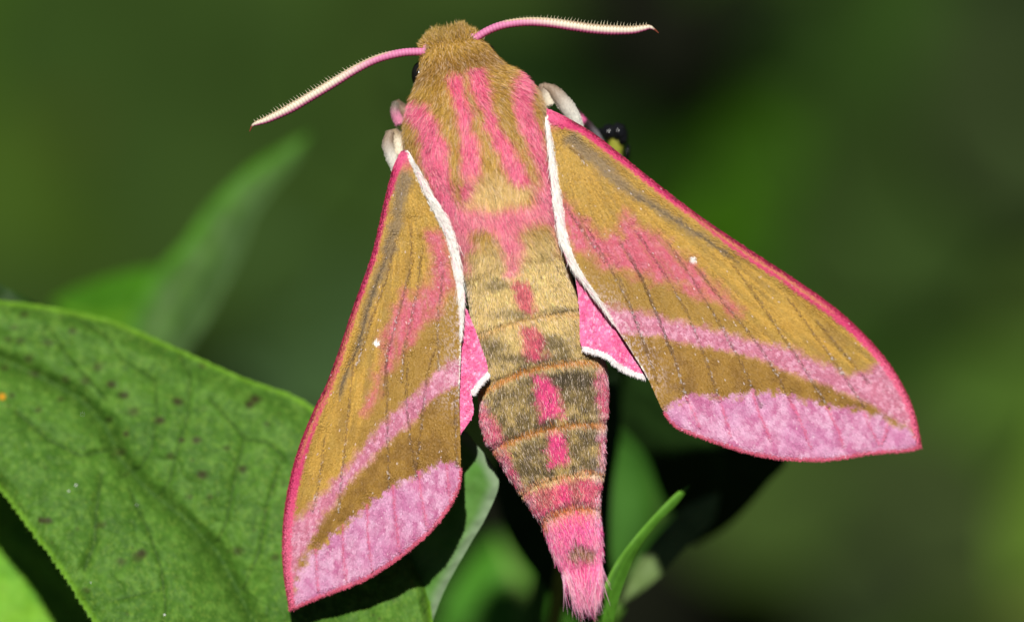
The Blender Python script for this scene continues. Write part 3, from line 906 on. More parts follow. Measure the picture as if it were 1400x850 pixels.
# tail brush
s, th, x, y, z, p, nr, f, side = body_roots(20000, 684, 774, -1.2, math.pi + 1.2)
L = rng.uniform(14, 36, len(s)) / PPC * np.where(s > 750, 1.0, 0.55)
L = np.minimum(L, np.linalg.norm(P(808, 836, -0.16)[None] - p, axis=1) * 0.95)
tm = (x - A0[0]) * BP[0] + (y - A0[1]) * BP[1]
c = hair_cols(x, y, L * 0.5, 0.16); lt = rng.random(len(s)) < 0.25; c[lt] = c[lt] * 0.5 + 0.5 * lin(250, 190, 210)
axis3 = P(A0[0] + BA[0] * 900, A0[1] + BA[1] * 900, -0.2) - P(A0[0], A0[1], -0.05); axis3 /= np.linalg.norm(axis3)
tip3 = P(808, 852, -0.18)
to_tip = tip3[None] - p; to_tip /= np.linalg.norm(to_tip, axis=1)[:, None]
fur('tail_tuft', p, 0.3 * f + 0.4 * axis3[None] + 1.0 * to_tip, nr, L, c * 0.98, c * 1.2, 0.42 / PPC, moth, lift=0.12, bend=0.8, jit=0.10)

s, th, x, y, z, p, nr, f, side = body_roots(3600, 748, 776, -0.6, math.pi + 0.6)
L = rng.uniform(26, 62, len(s)) / PPC
c = hair_cols(x, y, L * 0.3, 0.16); lt = rng.random(len(s)) < 0.4; c[lt] = c[lt] * 0.4 + 0.6 * lin(250, 196, 214)
to_tip = P(807, 850, -0.16)[None] - p; to_tip /= np.linalg.norm(to_tip, axis=1)[:, None]
L = np.minimum(L, np.linalg.norm(P(808, 838, -0.16)[None] - p, axis=1) * rng.uniform(.75, 1.2, len(s)))
fur('tail_bristles', p, to_tip, nr, L, c, c * 1.2, 0.42 / PPC, moth, lift=0.06, bend=0.8, jit=0.12)
s, th, x, y, z, p, nr, f, side = body_roots(5200, 600, 720, -0.4, math.pi + 0.4)
L = rng.uniform(6, 10, len(s)) / PPC
c = hair_cols(x, y, L, 0.25)
fur('abdomen_guard_hairs', p, f, nr, L, c, c * 1.25, 0.4 / PPC, moth, lift=0.3, bend=0.5, jit=0.12)

# ---- eyes
def ellipsoid(c, r, u=24, v=16):
    th = np.linspace(0, np.pi, v); ph = np.linspace(0, 2 * np.pi, u, endpoint=False)
    T_, H_ = np.meshgrid(th, ph, indexing='ij')
    loc = np.stack([r[0] * np.sin(T_) * np.cos(H_), r[1] * np.sin(T_) * np.sin(H_), r[2] * np.cos(T_)], -1)
    w = loc[..., 0:1] * AX + loc[..., 1:2] * AU + loc[..., 2:3] * AN
    return (c + w).reshape(-1, 3), grid_faces(v, u, True)


for (x, y, rx, ry) in ((573, 103, .045, .075), (669, 73, .036, .05)):
    v, f_ = ellipsoid(P(x, y, -0.07), (rx, ry, 0.08))
    mk('eye', v, f_, M_EYE, None, moth)


# ---- antennae
def antenna(pts, r_prof, zs, hook):
    path2 = spline(pts, 420)
    n = len(path2)
    zc = np.interp(np.linspace(0, 1, n), np.linspace(0, 1, len(zs)), zs)
    path = P(path2[:, 0], path2[:, 1], zc)
    slen = np.concatenate([[0], np.cumsum(np.linalg.norm(np.diff(path2, axis=0), axis=1))])
    u = slen / slen[-1]
    r = np.interp(u, r_prof[0], r_prof[1]) / PPC
    ring = 0.5 + 0.5 * np.cos(2 * np.pi * slen / 4.6)
    rr = r * (0.93 + 0.09 * np.sqrt(ring))
    v, f_, s_, a_ = tube(path, rr, 20)
    # colour round the shaft: 'up' side of the picture is cream, lower side pink
    T_ = np.gradient(path2, axis=0); T_ /= np.linalg.norm(T_, axis=1)[:, None]
    sx = np.sign(T_[n // 2, 0])
    up = -np.cos(a_) * sx * -1
    ctr = np.vstack([np.repeat(path, 20, 0), path[:1], path[-1:]])
    rel = np.sum((v - ctr) * AU, 1) / np.concatenate([np.repeat(rr, 20), [1, 1]])
    uu = np.concatenate([np.repeat(u, 20), [0, 1]])
    rg = np.concatenate([np.repeat(ring, 20), [0, 0]])
    cream = lin(232, 222, 196); pinkc = lin(222, 130, 172); deep = lin(206, 84, 128); brown = lin(120, 62, 44)
    c = np.broadcast_to(pinkc, (len(v), 3)).copy()
    c = mixc(c, cream, sstep((uu - 0.22) / 0.3) * sstep((rel + 0.65) / 0.5))
    c = mixc(c, lin(140, 92, 62), 0.75 * sstep((rel - 0.5) / 0.3) * sstep((uu - 0.35) / 0.2))
    c = mixc(c, lin(214, 206, 150), 0.8 * sstep((rel - 0.45) / 0.3) * sstep((uu - 0.14) / 0.1) * sstep((.5 - uu) / .15))
    c = mixc(c, deep, sstep((-rel - 0.35) / 0.4) * 0.8)
    c = mixc(c, c * 0.72, (1 - rg) * 0.55)
    c = mixc(c, brown, sstep((uu - 0.955) / 0.02))
    o = mk('antenna', v, f_, M_ANT, c, moth)
    # rows of bristles on the upper edge, one pair for each ring
    cv, cf, cc = [], [], []
    kk = 0
    pos = np.arange(slen[-1] * 0.20, slen[-1] * 0.945, 4.6)
    for sp in pos:
        i = int(np.searchsorted(slen, sp))
        nrm2 = np.array([T_[i][1], -T_[i][0]]) ; nrm2 *= -np.sign(nrm2[1])   # towards the top of the picture
        nrm2 = nrm2 * np.array([1, 1]) if nrm2[1] < 0 else -nrm2
        hl = (2.4 + 4.6 * min(1, (sp / slen[-1] - .18) * 3)) * (1 if sp < slen[-1] * .85 else .7) * rng.uniform(.7, 1.15)
        for row, (off, zo) in enumerate(((0.86, 0.20), (0.50, 0.72))):
            b0 = path2[i] + nrm2 * r[i] * PPC * off
            tipv = b0 + nrm2 * hl + T_[i] * (1.6 if row == 0 else .6) + rng.normal(0, .3, 2)
            zb = zc[i] + r[i] * zo
            w = T_[i] * (0.85 if row == 0 else 1.1)
            quad = [P(*(b0 - w), zb), P(*(b0 + w), zb), P(*(b0 + nrm2 * .2), zb + .006), P(*tipv, zb + 0.004)]
            cv += quad; cf += [(kk, kk + 1, kk + 3), (kk + 1, kk + 2, kk + 3), (kk + 2, kk, kk + 3)]
            bc = brown * 0.9 if row == 0 else lin(196, 168, 122)
            cc += [bc, bc, bc, lin(246, 242, 206)]
            kk += 4
    ci = mk('bristles', np.array(cv), cf, M_ANT, np.array(cc), o, smooth=False)
    tag(ci, kind='stuff')
    return o


Za = lambda *p: zz(330, 0, 3.4, *p)
antenna(Za((862, 238), (840, 241), (750, 246), (640, 272), (540, 318), (440, 378), (330, 444), (220, 508), (120, 556), (75, 572), (52, 584), (38, 612)),
        ([0, .3, .5, .75, .88, .94, .965, 1], [5.4, 5.8, 6.8, 7.0, 5.4, 3.6, 1.8, .6]), [.05, .10, .10, .08, .05, .02], 1)
Zb = lambda *p: zz(640, 10, 5.185, *p)
antenna(Zb((20, 235), (60, 215), (130, 172), (220, 135), (330, 112), (460, 104), (600, 114), (760, 137), (900, 156), (1040, 164), (1160, 163), (1240, 150), (1285, 142), (1320, 158), (1350, 184)),
        ([0, .3, .5, .75, .88, .94, .965, 1], [5.2, 6.0, 7.0, 7.0, 5.6, 3.6, 1.8, .7]), [.05, .10, .10, .08, .05, .02], 1)
# pink sockets at the antenna roots
for (pa, pb) in (((584, 58), (580, 78)), ((640, 46), (655, 58))):
    pth = spline([P(pa[0], pa[1], 0.03), P((pa[0] + pb[0]) / 2, (pa[1] + pb[1]) / 2, 0.06), P(pb[0], pb[1], 0.03)], 12)
    v, f_, s_, a_ = tube(pth, np.interp(np.linspace(0, 1, 12), [0, .5, 1], [2.5, 5, 2.5]) / PPC, 12)
    mk('antenna_socket', v, f_, M_ANT, np.broadcast_to(lin(226, 150, 190), (len(v), 3)), moth)


# ---- wings
def wing_z(px, py):
    s, t = st(px, py)
    z = 0.35 - 0.31 * np.abs(t) / PPC
    z = z + 0.05 * np.sin(np.clip((np.abs(t) - 60) / 380, 0, 1) * np.pi)
    return z


Z5 = lambda *p: zz(370, 200, 2.5, *p)
Z6 = lambda *p: zz(370, 500, 2.4286, *p)
Z7 = lambda *p: zz(730, 140, 2.5, *p)
Z8 = lambda *p: zz(860, 300, 2.4286, *p)

WL = dict(
    root=(552, 205),
    costa=[(548, 207), (541, 220), (535, 236), (524, 280), (508, 348), (484, 416), (460, 488), (443, 532), (430, 557), (407, 615), (392, 675), (386, 730), (387, 780), (395, 834)],
    inner=[(548, 207), (556, 206), (566, 226), (582, 258), (599, 288), (612, 314), (622, 348), (629, 388), (631, 424), (630, 480), (628, 541), (629, 590), (630, 640), (628, 662), (617, 688), (590, 724), (548, 760), (498, 792), (437, 816), (395, 834)],
    dorsum=[(556, 206), (566, 226), (582, 258), (599, 288), (612, 314), (622, 348), (629, 388), (631, 424), (630, 480), (628, 541)],
    outer=[(630, 640), (628, 662), (617, 688), (590, 724), (548, 760), (498, 792), (437, 816), (395, 834)],
    white=([0, .1, .25, .45, .6, .72, 1], [1.8, 3.6, 6.4, 6.2, 4.2, 1.8, .9]),
    p1=[(584, 318)] + Z5((590, 300), (608, 380), (630, 450), (628, 485), (590, 540), (540, 596), (480, 676), (420, 745), (385, 800), (350, 870), (325, 900), (345, 840), (372, 760), (382, 700), (400, 610), (430, 560), (450, 500), (475, 515), (505, 505), (545, 470), (552, 400), (540, 330)),
    mauve=Z6((590, -10), (545, 30), (500, 78), (440, 128), (370, 190), (300, 280), (230, 360), (180, 420), (100, 500), (40, 520), (20, 800), (70, 800), (85, 700), (110, 630), (170, 520), (250, 410), (310, 340), (400, 250), (470, 190), (540, 110), (640, 60), (640, -20)),
    term=Z6((660, 335), (615, 330), (560, 325), (510, 350), (440, 385), (400, 412), (330, 460), (240, 535), (160, 605), (110, 655), (78, 735), (40, 830), (300, 900), (700, 600)),
    brown1=Z5((650, 470), (628, 485), (590, 540), (540, 596), (480, 676), (420, 745), (385, 800), (340, 880), (300, 1000), (330, 1060), (420, 1000), (500, 900), (560, 840), (650, 770)),
    brown2=Z6((640, 60), (540, 110), (470, 190), (400, 250), (310, 340), (250, 410), (170, 520), (110, 630), (75, 740), (110, 655), (160, 605), (240, 535), (330, 460), (400, 412), (510, 350), (640, 330)),
    costal=([0, .12, .3, .5, .62, .75, .88, 1], [12, 7, 7, 8.5, 13, 14, 13, 9]),
    grey=Z5((458, 110), (440, 200), (415, 330), (372, 440), (340, 530), (300, 680), (262, 760), (235, 850)),
    dot=(515, 469),
    veins=[Z6((545, -60), (520, 20), (500, 200), (480, 370)), Z6((385, -40), (388, 200), (392, 400)), Z6((275, -40), (262, 120), (240, 330), (225, 480)), Z6((612, 100), (618, 330)),
           Z6((455, -20), (450, 100), (465, 260), (490, 370)), Z6((180, 230), (165, 360), (140, 480)),
           Z5((478, 260), (482, 400), (440, 560), (400, 700), (385, 850)), Z5((520, 330), (500, 500), (455, 700), (448, 800)), Z5((590, 420), (570, 600), (575, 760)), Z5((425, 320), (395, 450), (340, 600), (290, 760))],
    tveins=[Z6((405, 395), (412, 480), (428, 615)), Z6((320, 460), (322, 560), (338, 680)), Z6((240, 530), (240, 620), (252, 715)), Z6((150, 610), (152, 680), (158, 745)), Z6((490, 350), (500, 430), (520, 540)), Z6((585, 330), (590, 400), (598, 460))],
)
WR = dict(
    root=(750, 150),
    costa=[(747, 148), (770, 158), (810, 181), (850, 212), (890, 244), (930, 275), (970, 304), (1025, 341), (1082, 378), (1140, 419), (1181, 456), (1214, 494), (1239, 535), (1253, 572), (1260, 611)],
    inner=[(747, 148), (748, 172), (752, 200), (757, 240), (762, 280), (768, 318), (780, 354), (797, 382), (817, 410), (843, 449), (862, 478), (886, 518), (898, 544), (908, 564), (926, 584), (963, 599), (1016, 617), (1066, 627), (1107, 629), (1140, 628), (1189, 620), (1239, 616), (1260, 611)],
    dorsum=[(747, 160), (752, 200), (757, 240), (762, 280), (768, 318), (780, 354), (797, 382), (817, 410), (843, 449), (862, 478), (886, 518)],
    outer=[(908, 564), (926, 584), (963, 599), (1016, 617), (1066, 627), (1107, 629), (1140, 628), (1189, 620), (1239, 616), (1260, 611)],
    white=([0, .1, .25, .4, .55, .66, .78, 1], [1.8, 3.6, 6.2, 6.6, 4.4, 2.2, 1.2, .8]),
    p1=Z7((80, 320), (110, 340), (140, 380), (200, 430), (245, 452), (300, 455), (290, 400), (310, 375), (370, 420), (450, 480), (530, 535), (580, 590), (640, 650), (700, 705), (720, 730), (640, 690), (560, 655), (450, 614), (350, 592), (250, 562), (190, 530), (130, 500), (90, 420)),
    mauve=Z8((-90, 285), (0, 300), (80, 318), (180, 343), (300, 368), (420, 400), (540, 435), (640, 472), (720, 512), (800, 500), (870, 460), (960, 600), (990, 740), (940, 700), (880, 665), (800, 622), (720, 577), (640, 550), (560, 520), (480, 490), (400, 460), (300, 440), (200, 415), (100, 392), (0, 385), (-60, 380)),
    term=Z8((90, 650), (130, 622), (200, 587), (250, 580), (300, 592), (360, 585), (420, 577), (500, 572), (560, 592), (660, 622), (780, 638), (860, 664), (940, 708), (1010, 780), (600, 900), (100, 760)),
    brown1=Z7((120, 505), (190, 530), (250, 562), (350, 592), (450, 614), (560, 655), (640, 690), (700, 725), (760, 790), (700, 800), (560, 760), (420, 740), (280, 715), (240, 740)),
    brown2=Z8((-60, 380), (0, 385), (100, 392), (200, 415), (300, 440), (400, 460), (480, 490), (560, 520), (640, 550), (720, 577), (800, 622), (880, 665), (940, 702), (940, 710), (860, 664), (780, 638), (660, 622), (560, 592), (500, 572), (420, 577), (300, 592), (200, 587), (120, 630), (60, 620)),
    costal=([0, .08, .2, .35, .5, .65, .8, .92, 1], [20, 11, 9.5, 9, 14, 14, 12, 10, 7]),
    grey=Z7((130, 130), (200, 185), (260, 245), (340, 315), (400, 350), (480, 400), (560, 450), (640, 505), (700, 545)),
    dot=(947.5, 355.5),
    veins=[Z8((-40, 170), (0, 270), (50, 420), (95, 540)), Z8((-10, 90), (40, 190), (110, 360), (150, 460), (195, 600)), Z8((20, 30), (100, 150), (190, 300), (250, 450), (300, 600)),
           Z8((120, 60), (200, 180), (300, 340), (380, 490), (440, 620)), Z8((220, 150), (320, 280), (420, 400), (500, 530), (540, 600)), Z8((340, 140), (440, 280), (520, 400), (600, 520), (660, 620)),
           Z8((520, 250), (600, 360), (690, 480), (780, 620)), Z8((620, 330), (720, 450), (800, 540)),
           Z7((180, 420), (260, 560), (330, 700), (390, 850)), Z7((290, 470), (370, 600), (430, 740), (470, 850)), Z7((120, 150), (160, 180), (175, 215)), Z7((100, 340), (190, 470), (240, 540))],
    tveins=[Z8((410, 570), (430, 640), (470, 730)), Z8((530, 590), (570, 670), (605, 760)), Z8((655, 620), (690, 690), (712, 750)), Z8((780, 640), (805, 700), (830, 745)), Z8((300, 590), (320, 660), (340, 720)), Z8((860, 680), (850, 720), (838, 745)), Z8((190, 590), (215, 640), (235, 690))],
)


def wing_color(px, py, W, seed):
    n1 = fbm(px / 16, py / 16, seed); n2 = fbm(px / 4, py / 4, seed + 1, 2); n3 = fbm(px / 40, py / 40, seed + 2)
    dx = px - W['root'][0]; dy = py - W['root'][1]
    rad = np.hypot(dx, dy); ang = np.arctan2(dy, dx)
    fib = fbm(ang * 90, rad / 55, seed + 3, 2)            # streaks that follow the veins
    c = np.broadcast_to(lin(180, 144, 66), px.shape + (3,)).copy()
    c = mixc(c, lin(172, 130, 54), sstep((n1 - 0.42) * 3) * 0.5)
    c = mixc(c, lin(208, 162, 72), sstep((fib - 0.45) * 4) * 0.55)
    c = mixc(c, lin(150, 120, 64), sstep((0.42 - fib) * 5) * 0.45)
    g = lmask(px, py, W['grey'], 10, 1.5, 6, 6, 10, seed + 4)
    c = mixc(c, lin(126, 112, 96), g * (0.45 + 0.5 * fib))
    gd, _ = pl_dist(px, py, W['grey'])
    c = mixc(c, lin(84, 72, 58), 0.6 * np.exp(-(gd / 1.6) ** 2) * sstep((rad - 120) / 60))
    c = mixc(c, lin(158, 122, 54), 0.8 * pmask(px, py, W['brown1'], 9, 9, 14, seed + 5))
    # pink field with ragged streaked border
    k = 0.95 * pmask(px, py, W['p1'], 13, 12, 12, seed + 6) * np.clip(0.42 + 1.1 * fib, 0, 1)
    pk = lin(202, 92, 114) + (lin(218, 136, 154) - lin(202, 92, 114)) * (sstep((n2 - .45) * 3) * 0.55)[..., None]
    c = c * (1 - k[..., None]) + pk * k[..., None]
    k = pmask(px, py, W['mauve'], 8, 7, 9, seed + 7)
    mv = lin(196, 112, 142) + (lin(224, 160, 186) - lin(196, 112, 142)) * sstep((n2 - .35) * 2.2)[..., None]
    c = c * (1 - k[..., None] * .92) + mv * k[..., None] * .92
    k = pmask(px, py, W['brown2'], 5.5, 6, 8, seed + 8)
    br = lin(156, 118, 50) + (lin(138, 102, 44) - lin(156, 118, 50)) * sstep((n1 - .4) * 3)[..., None]
    c = c * (1 - k[..., None]) + br * k[..., None]
    k = pmask(px, py, W['term'], 5, 10, 7, seed + 9)
    blot = sstep((0.45 * fbm(px / 9 + 2 * n1, py / 11, seed + 10, 3) + 0.35 * fbm(ang * 70, rad / 16, seed + 15, 3) + 0.2 * n2 - 0.30) * 2.4)
    tm = lin(188, 104, 144) + (lin(224, 174, 200) - lin(188, 104, 144)) * blot[..., None]
    tm = mixc(tm, lin(200, 130, 174), 0.35 * sstep((n3 - .45) * 4))
    c = c * (1 - k[..., None]) + tm * k[..., None]
    # veins
    for vn in W['veins']:
        d, t = pl_dist(px, py, vn)
        c = mixc(c, lin(92, 66, 50), 0.62 * np.exp(-(d / 1.15) ** 2) * sstep(t / .05 + .2))
        sp = np.exp(-(d / 2.0) ** 2) * (hash2(np.floor(px / 1.8), np.floor(py / 1.8), seed + 12) > 0.86) * sstep((t - .25) * 3)  # sparkle along the veins, painted as pale specks
        c = mixc(c, lin(236, 226, 226), 0.38 * sp)
    for vn in W['tveins']:
        d, t = pl_dist(px, py, vn)
        c = mixc(c, lin(206, 92, 124), 0.7 * np.exp(-(d / 1.5) ** 2))
    # leading edge
    cd, ct = pl_dist(px, py, spline(W['costa'], 60))
    w = np.interp(ct, *W['costal']) * (1 + .25 * (n1 - .5))
    k = sstep(0.5 - (cd - w) / 5.0)
    cp = lin(206, 60, 108) + (lin(236, 116, 146) - lin(206, 60, 108)) * (sstep((ct - .7) / .2) * .7)[..., None]
    cp = mixc(cp, lin(196, 140, 80), 0.75 * np.exp(-((cd - w * .52) / 2.2) ** 2) * sstep((ct - .3) / .1) * sstep((.72 - ct) / .1))
    cp = mixc(cp, lin(140, 18, 52), 0.9 * sstep(1.25 - cd / np.interp(ct, [0, .1, .5, .8, 1], [2.5, 4.5, 6, 4.5, 3])))
    cp = mixc(cp, lin(70, 14, 26), 0.7 * sstep((n2 - .5) * 5) * sstep(1.2 - cd / 4.5) * sstep((.7 - ct) / .2))
    c = c * (1 - k[..., None]) + cp * k[..., None]
    # outer margin
    od, ot = pl_dist(px, py, W['outer'])
    c = mixc(c, lin(200, 82, 106), 0.9 * sstep(1.3 - od / np.interp(ot, [0, .2, .8, 1], [1.2, 3.2, 4.4, 4])))
    # pale pinkish root
    c = mixc(c, lin(224, 96, 136), 0.85 * sstep(1.4 - rad / 26) )
    # white dorsal margin
    dd, dt = pl_dist(px, py, spline(W['dorsum'], 60))
    w = np.interp(dt, *W['white'])
    c = mixc(c, lin(246, 240, 228), sstep(0.5 - (dd - w + 2 * (n2 - .5)) / 3.0))
    sil = np.exp(-(dd / 26) ** 2) * sstep((dt - .55) / .15) * (hash2(np.floor(px / 2), np.floor(py / 2), seed + 14) > .62)  # silvery glints by the inner edge, put into the colour
    c = mixc(c, lin(226, 204, 206), .38 * sil)
    dd = np.hypot(px - W['dot'][0], py - W['dot'][1])
    c = mixc(c, lin(250, 248, 240), sstep(1.5 - dd / 4.2))
    return c


def forewing(W, seed):
    cst = spline(W['costa'], 80)

    def zf(px, py, v):
        z = wing_z(px, py)
        cd, _ = pl_dist(px, py, cst)
        z = z - 0.055 * np.exp(-(cd / 5.0) ** 2) + 0.022 * np.exp(-((cd - 11) / 8.0) ** 2)
        od, _ = pl_dist(px, py, W['outer'])
        z = z - 0.014 * np.exp(-(od / 6) ** 2)
        for vn in W['veins'] + W['tveins']:
            d, _ = pl_dist(px, py, vn)
            z = z + 0.012 * np.exp(-(d / 2.2) ** 2) - 0.020 * np.exp(-(d / 11) ** 2)
        return z + 0.03 * (fbm(px / 60, py / 60, seed + 30) - .5)
    A_, B_ = W['costa'], W['inner']
    px, py, z, V, F = sheet(A_, B_, 420, 210, zf, 0.008)
    c = wing_color(px, py, W, seed)
    ob = mk('forewing', V, F, M_WING, np.vstack([c.reshape(-1, 3), c.reshape(-1, 3) * .7]), moth)
    # dust of overlapping scales
    poly = np.vstack([spline(A_, 60), spline(B_, 80)[::-1]])
    lo = poly.min(0); hi = poly.max(0)
    step = 2.05
    gx_, gy_ = np.meshgrid(np.arange(lo[0], hi[0], step), np.arange(lo[1], hi[1], step))
    gx_ = gx_.ravel() + rng.uniform(-1.1, 1.1, gx_.size); gy_ = gy_.ravel() + rng.uniform(-1.1, 1.1, gy_.size)
    ins = sdf(gx_, gy_, poly) < -0.3
    gx_, gy_ = gx_[ins], gy_[ins]
    N = len(gx_)
    zz0 = zf(gx_, gy_, None)
    dx = gx_ - W['root'][0]; dy = gy_ - W['root'][1]
    a_ = np.arctan2(dy, dx) + rng.normal(0, .22, N)
    dirx, diry = np.cos(a_), np.sin(a_); nx, ny = -diry, dirx
    Ls = rng.uniform(3.0, 4.6, N); Ws = rng.uniform(1.5, 2.3, N)
    tilt = rng.uniform(.0008, .0034, N); roll = rng.normal(0, .0010, N)
    vs = []
    for (a, b, h) in ((-.5, -.25, 0), (-.5, .25, 0), (.2, .5, .7), (.5, 0, 1), (.2, -.5, .7)):
        x_ = gx_ + dirx * a * Ls + nx * b * Ws; y_ = gy_ + diry * a * Ls + ny * b * Ws
        vs.append(P(x_, y_, zf_fast(x_, y_, gx_, gy_, zz0) + .0012 + tilt * h + roll * b * 2))
    vs = np.stack(vs, 1).reshape(-1, 3)
    fc = np.arange(N * 5).reshape(N, 5)
    cc = wing_color(gx_ + rng.normal(0, 1.0, N), gy_ + rng.normal(0, 1.0, N), W, seed)
    cc = cc * np.exp(rng.normal(0, .05, N))[:, None]
    sil = rng.random(N) < .004  # a few scales coloured pale to stand in for glints
    cc[sil] = cc[sil] * .6 + .4 * lin(240, 225, 225)
    cc = np.repeat(cc, 5, 0)
    rn = np.repeat(rng.random(N) ** .6, 5)
    so = mk('wing_scales', vs, fc, M_SCALE, cc, ob, smooth=False, extra=rn)
    tag(so, kind='stuff')
    # long white hairs lying along the dorsal margin
    q = spline(W['dorsum'], 400)
    tq = np.gradient(q, axis=0); tq /= np.linalg.norm(tq, axis=1)[:, None]
    n = 2600
    ii = np.clip((rng.random(n) ** 1.1 * 300).astype(int), 0, 399)
    wd = np.interp(ii / 399., *W['white'])
    off = rng.normal(0, .38, n) * wd
    nq = np.stack([-tq[:, 1], tq[:, 0]], 1)
    r2 = q[ii] + nq[ii] * off[:, None]
    rz = wing_z(r2[:, 0], r2[:, 1]) + .007
    root = P(r2[:, 0], r2[:, 1], rz)
    nxt = P(r2[:, 0] + tq[ii][:, 0] * 10, r2[:, 1] + tq[ii][:, 1] * 10, wing_z(r2[:, 0] + tq[ii][:, 0] * 10, r2[:, 1] + tq[ii][:, 1] * 10) + .012)
    fl = nxt - root; fl /= np.linalg.norm(fl, axis=1)[:, None]
    wc = np.broadcast_to(lin(252, 248, 240), (n, 3)) * rng.uniform(.9, 1.05, n)[:, None]
    pkh = rng.random(n) < .04
    wc[pkh] = lin(236, 150, 180)
    fur('margin_fur', root, fl, np.broadcast_to(AN, (n, 3)), rng.uniform(12, 26, n) / PPC * np.interp(ii / 399., [0, .6, .75], [1, 1, .55]), wc * 1, wc, .34 / PPC, ob, lift=.03, bend=.9, jit=.035)
    # short fringe on the outer margin
    q = spline(W['outer'], 500); tq = np.gradient(q, axis=0); tq /= np.linalg.norm(tq, axis=1)[:, None]
    n = 2200
    ii = rng.integers(0, 500, n)
    nq = np.stack([tq[:, 1], -tq[:, 0]], 1)
    ctr = np.mean(q, 0) - np.array(W['root'])
    nq *= np.sign(nq @ ctr)[:, None]
    r2 = q[ii] - nq[ii] * rng.uniform(0, 2.5, n)[:, None]
    rz = zf(r2[:, 0], r2[:, 1], None)
    g2 = nq[ii] + rng.normal(0, .35, (n, 2))
    root = P(r2[:, 0], r2[:, 1], rz); nxt = P(r2[:, 0] + g2[:, 0] * 4, r2[:, 1] + g2[:, 1] * 4, rz - .004)
    fl = nxt - root; fl /= np.linalg.norm(fl, axis=1)[:, None]
    fcx = np.broadcast_to(lin(200, 86, 108), (n, 3)) * np.exp(rng.normal(0, .2, n))[:, None]
    fur('fringe', root, fl, np.broadcast_to(AN, (n, 3)), rng.uniform(1.8, 4.2, n) / PPC, fcx, fcx * 1.1, .4 / PPC, ob, lift=.05, bend=.7, jit=.1, K=4)
    return ob


def zf_fast(x, y, gx_, gy_, z0):
    return z0 + wing_z(x, y) - wing_z(gx_, gy_)


lw = forewing(WL, 301)
lw['label'] = 'long narrow forewing lying over the broad leaf'
rw = forewing(WR, 401)
rw['label'] = 'forewing spread out against the dark background'


def hindwing(A_, B_, white_edge, seed, dz):
    def zf(px, py, v):
        s, t = st(px, py)
        return wing_z(px, py) - dz + .012 * (fbm(px / 18, py / 18, seed) - .5) + 0.01 * np.sin(px / 6.0)
    px, py, z, V, F = sheet(A_, B_, 150, 80, zf, .008)
    def colf(px, py):
        n1 = fbm(px / 14, py / 14, seed + 1); n2 = fbm(px / 4, py / 4, seed + 2, 2)
        c = np.broadcast_to(lin(236, 108, 158), px.shape + (3,)).copy()
        c = mixc(c, lin(216, 70, 126), sstep((n1 - .42) * 3) * .7)
        c = mixc(c, lin(250, 186, 212), sstep((n2 - .52) * 5) * .45)
        d, _ = pl_dist(px, py, white_edge)
        return mixc(c, lin(248, 240, 236), sstep(1.3 - d / 3.2))
    c = colf(px, py)
    ob = mk('hindwing', V, F, M_WING, np.vstack([c.reshape(-1, 3), c.reshape(-1, 3) * .7]), moth)
    poly = np.vstack([spline(A_, 40), spline(B_, 40)[::-1]])
    lo = poly.min(0); hi = poly.max(0)
    n0 = int((hi - lo).prod() / 4.0)
    x = rng.uniform(lo[0], hi[0], n0); y = rng.uniform(lo[1], hi[1], n0)
    k = sdf(x, y, poly) < -.3
    x, y = x[k], y[k]; N = len(x)
    z0 = zf(x, y, None)
    a_ = math.pi / 2 + rng.normal(0, .3, N)
    dx, dy = np.cos(a_), np.sin(a_)
    Ls = rng.uniform(3, 5, N); Ws = rng.uniform(1.6, 2.5, N); ti = rng.uniform(.0008, .004, N)
    vs = []
    for (a, b, h) in ((-.5, -.25, 0), (-.5, .25, 0), (.2, .5, .7), (.5, 0, 1), (.2, -.5, .7)):
        vs.append(P(x + dx * a * Ls - dy * b * Ws, y + dy * a * Ls + dx * b * Ws, z0 + .001 + ti * h))
    cc = colf(x, y) * np.exp(rng.normal(0, .15, N))[:, None]
    so = mk('wing_scales', np.stack(vs, 1).reshape(-1, 3), np.arange(N * 5).reshape(N, 5), M_SCALE, np.repeat(cc, 5, 0), ob, smooth=False, extra=np.repeat(rng.random(N), 5))
    tag(so, kind='stuff')
    # white fringe on the trailing edge
    q = spline(white_edge, 200); n = 700
    ii = rng.integers(0, 200, n)
    r2 = q[ii] + rng.normal(0, .8, (n, 2))
    root = P(r2[:, 0], r2[:, 1], zf(r2[:, 0], r2[:, 1], None) + .004)
    tq = np.gradient(q, axis=0); tq /= np.linalg.norm(tq, axis=1)[:, None]
    nq = np.stack([-tq[:, 1], tq[:, 0]], 1); nq *= np.sign(nq[:, 1:2] + 1e-6)
    g2 = nq[ii] + .5 * np.array([0, 1])
    nxt = P(r2[:, 0] + g2[:, 0] * 4, r2[:, 1] + g2[:, 1] * 4, zf(r2[:, 0], r2[:, 1], None))
    fl = nxt - root; fl /= np.linalg.norm(fl, axis=1)[:, None]
    wc = np.broadcast_to(lin(248, 240, 238), (n, 3)) * rng.uniform(.85, 1.02, n)[:, None]
    fur('fringe', root, fl, np.broadcast_to(AN, (n, 3)), rng.uniform(3, 6, n) / PPC, wc, wc, .5 / PPC, ob, lift=.1, bend=.6, jit=.15, K=4)
    return ob


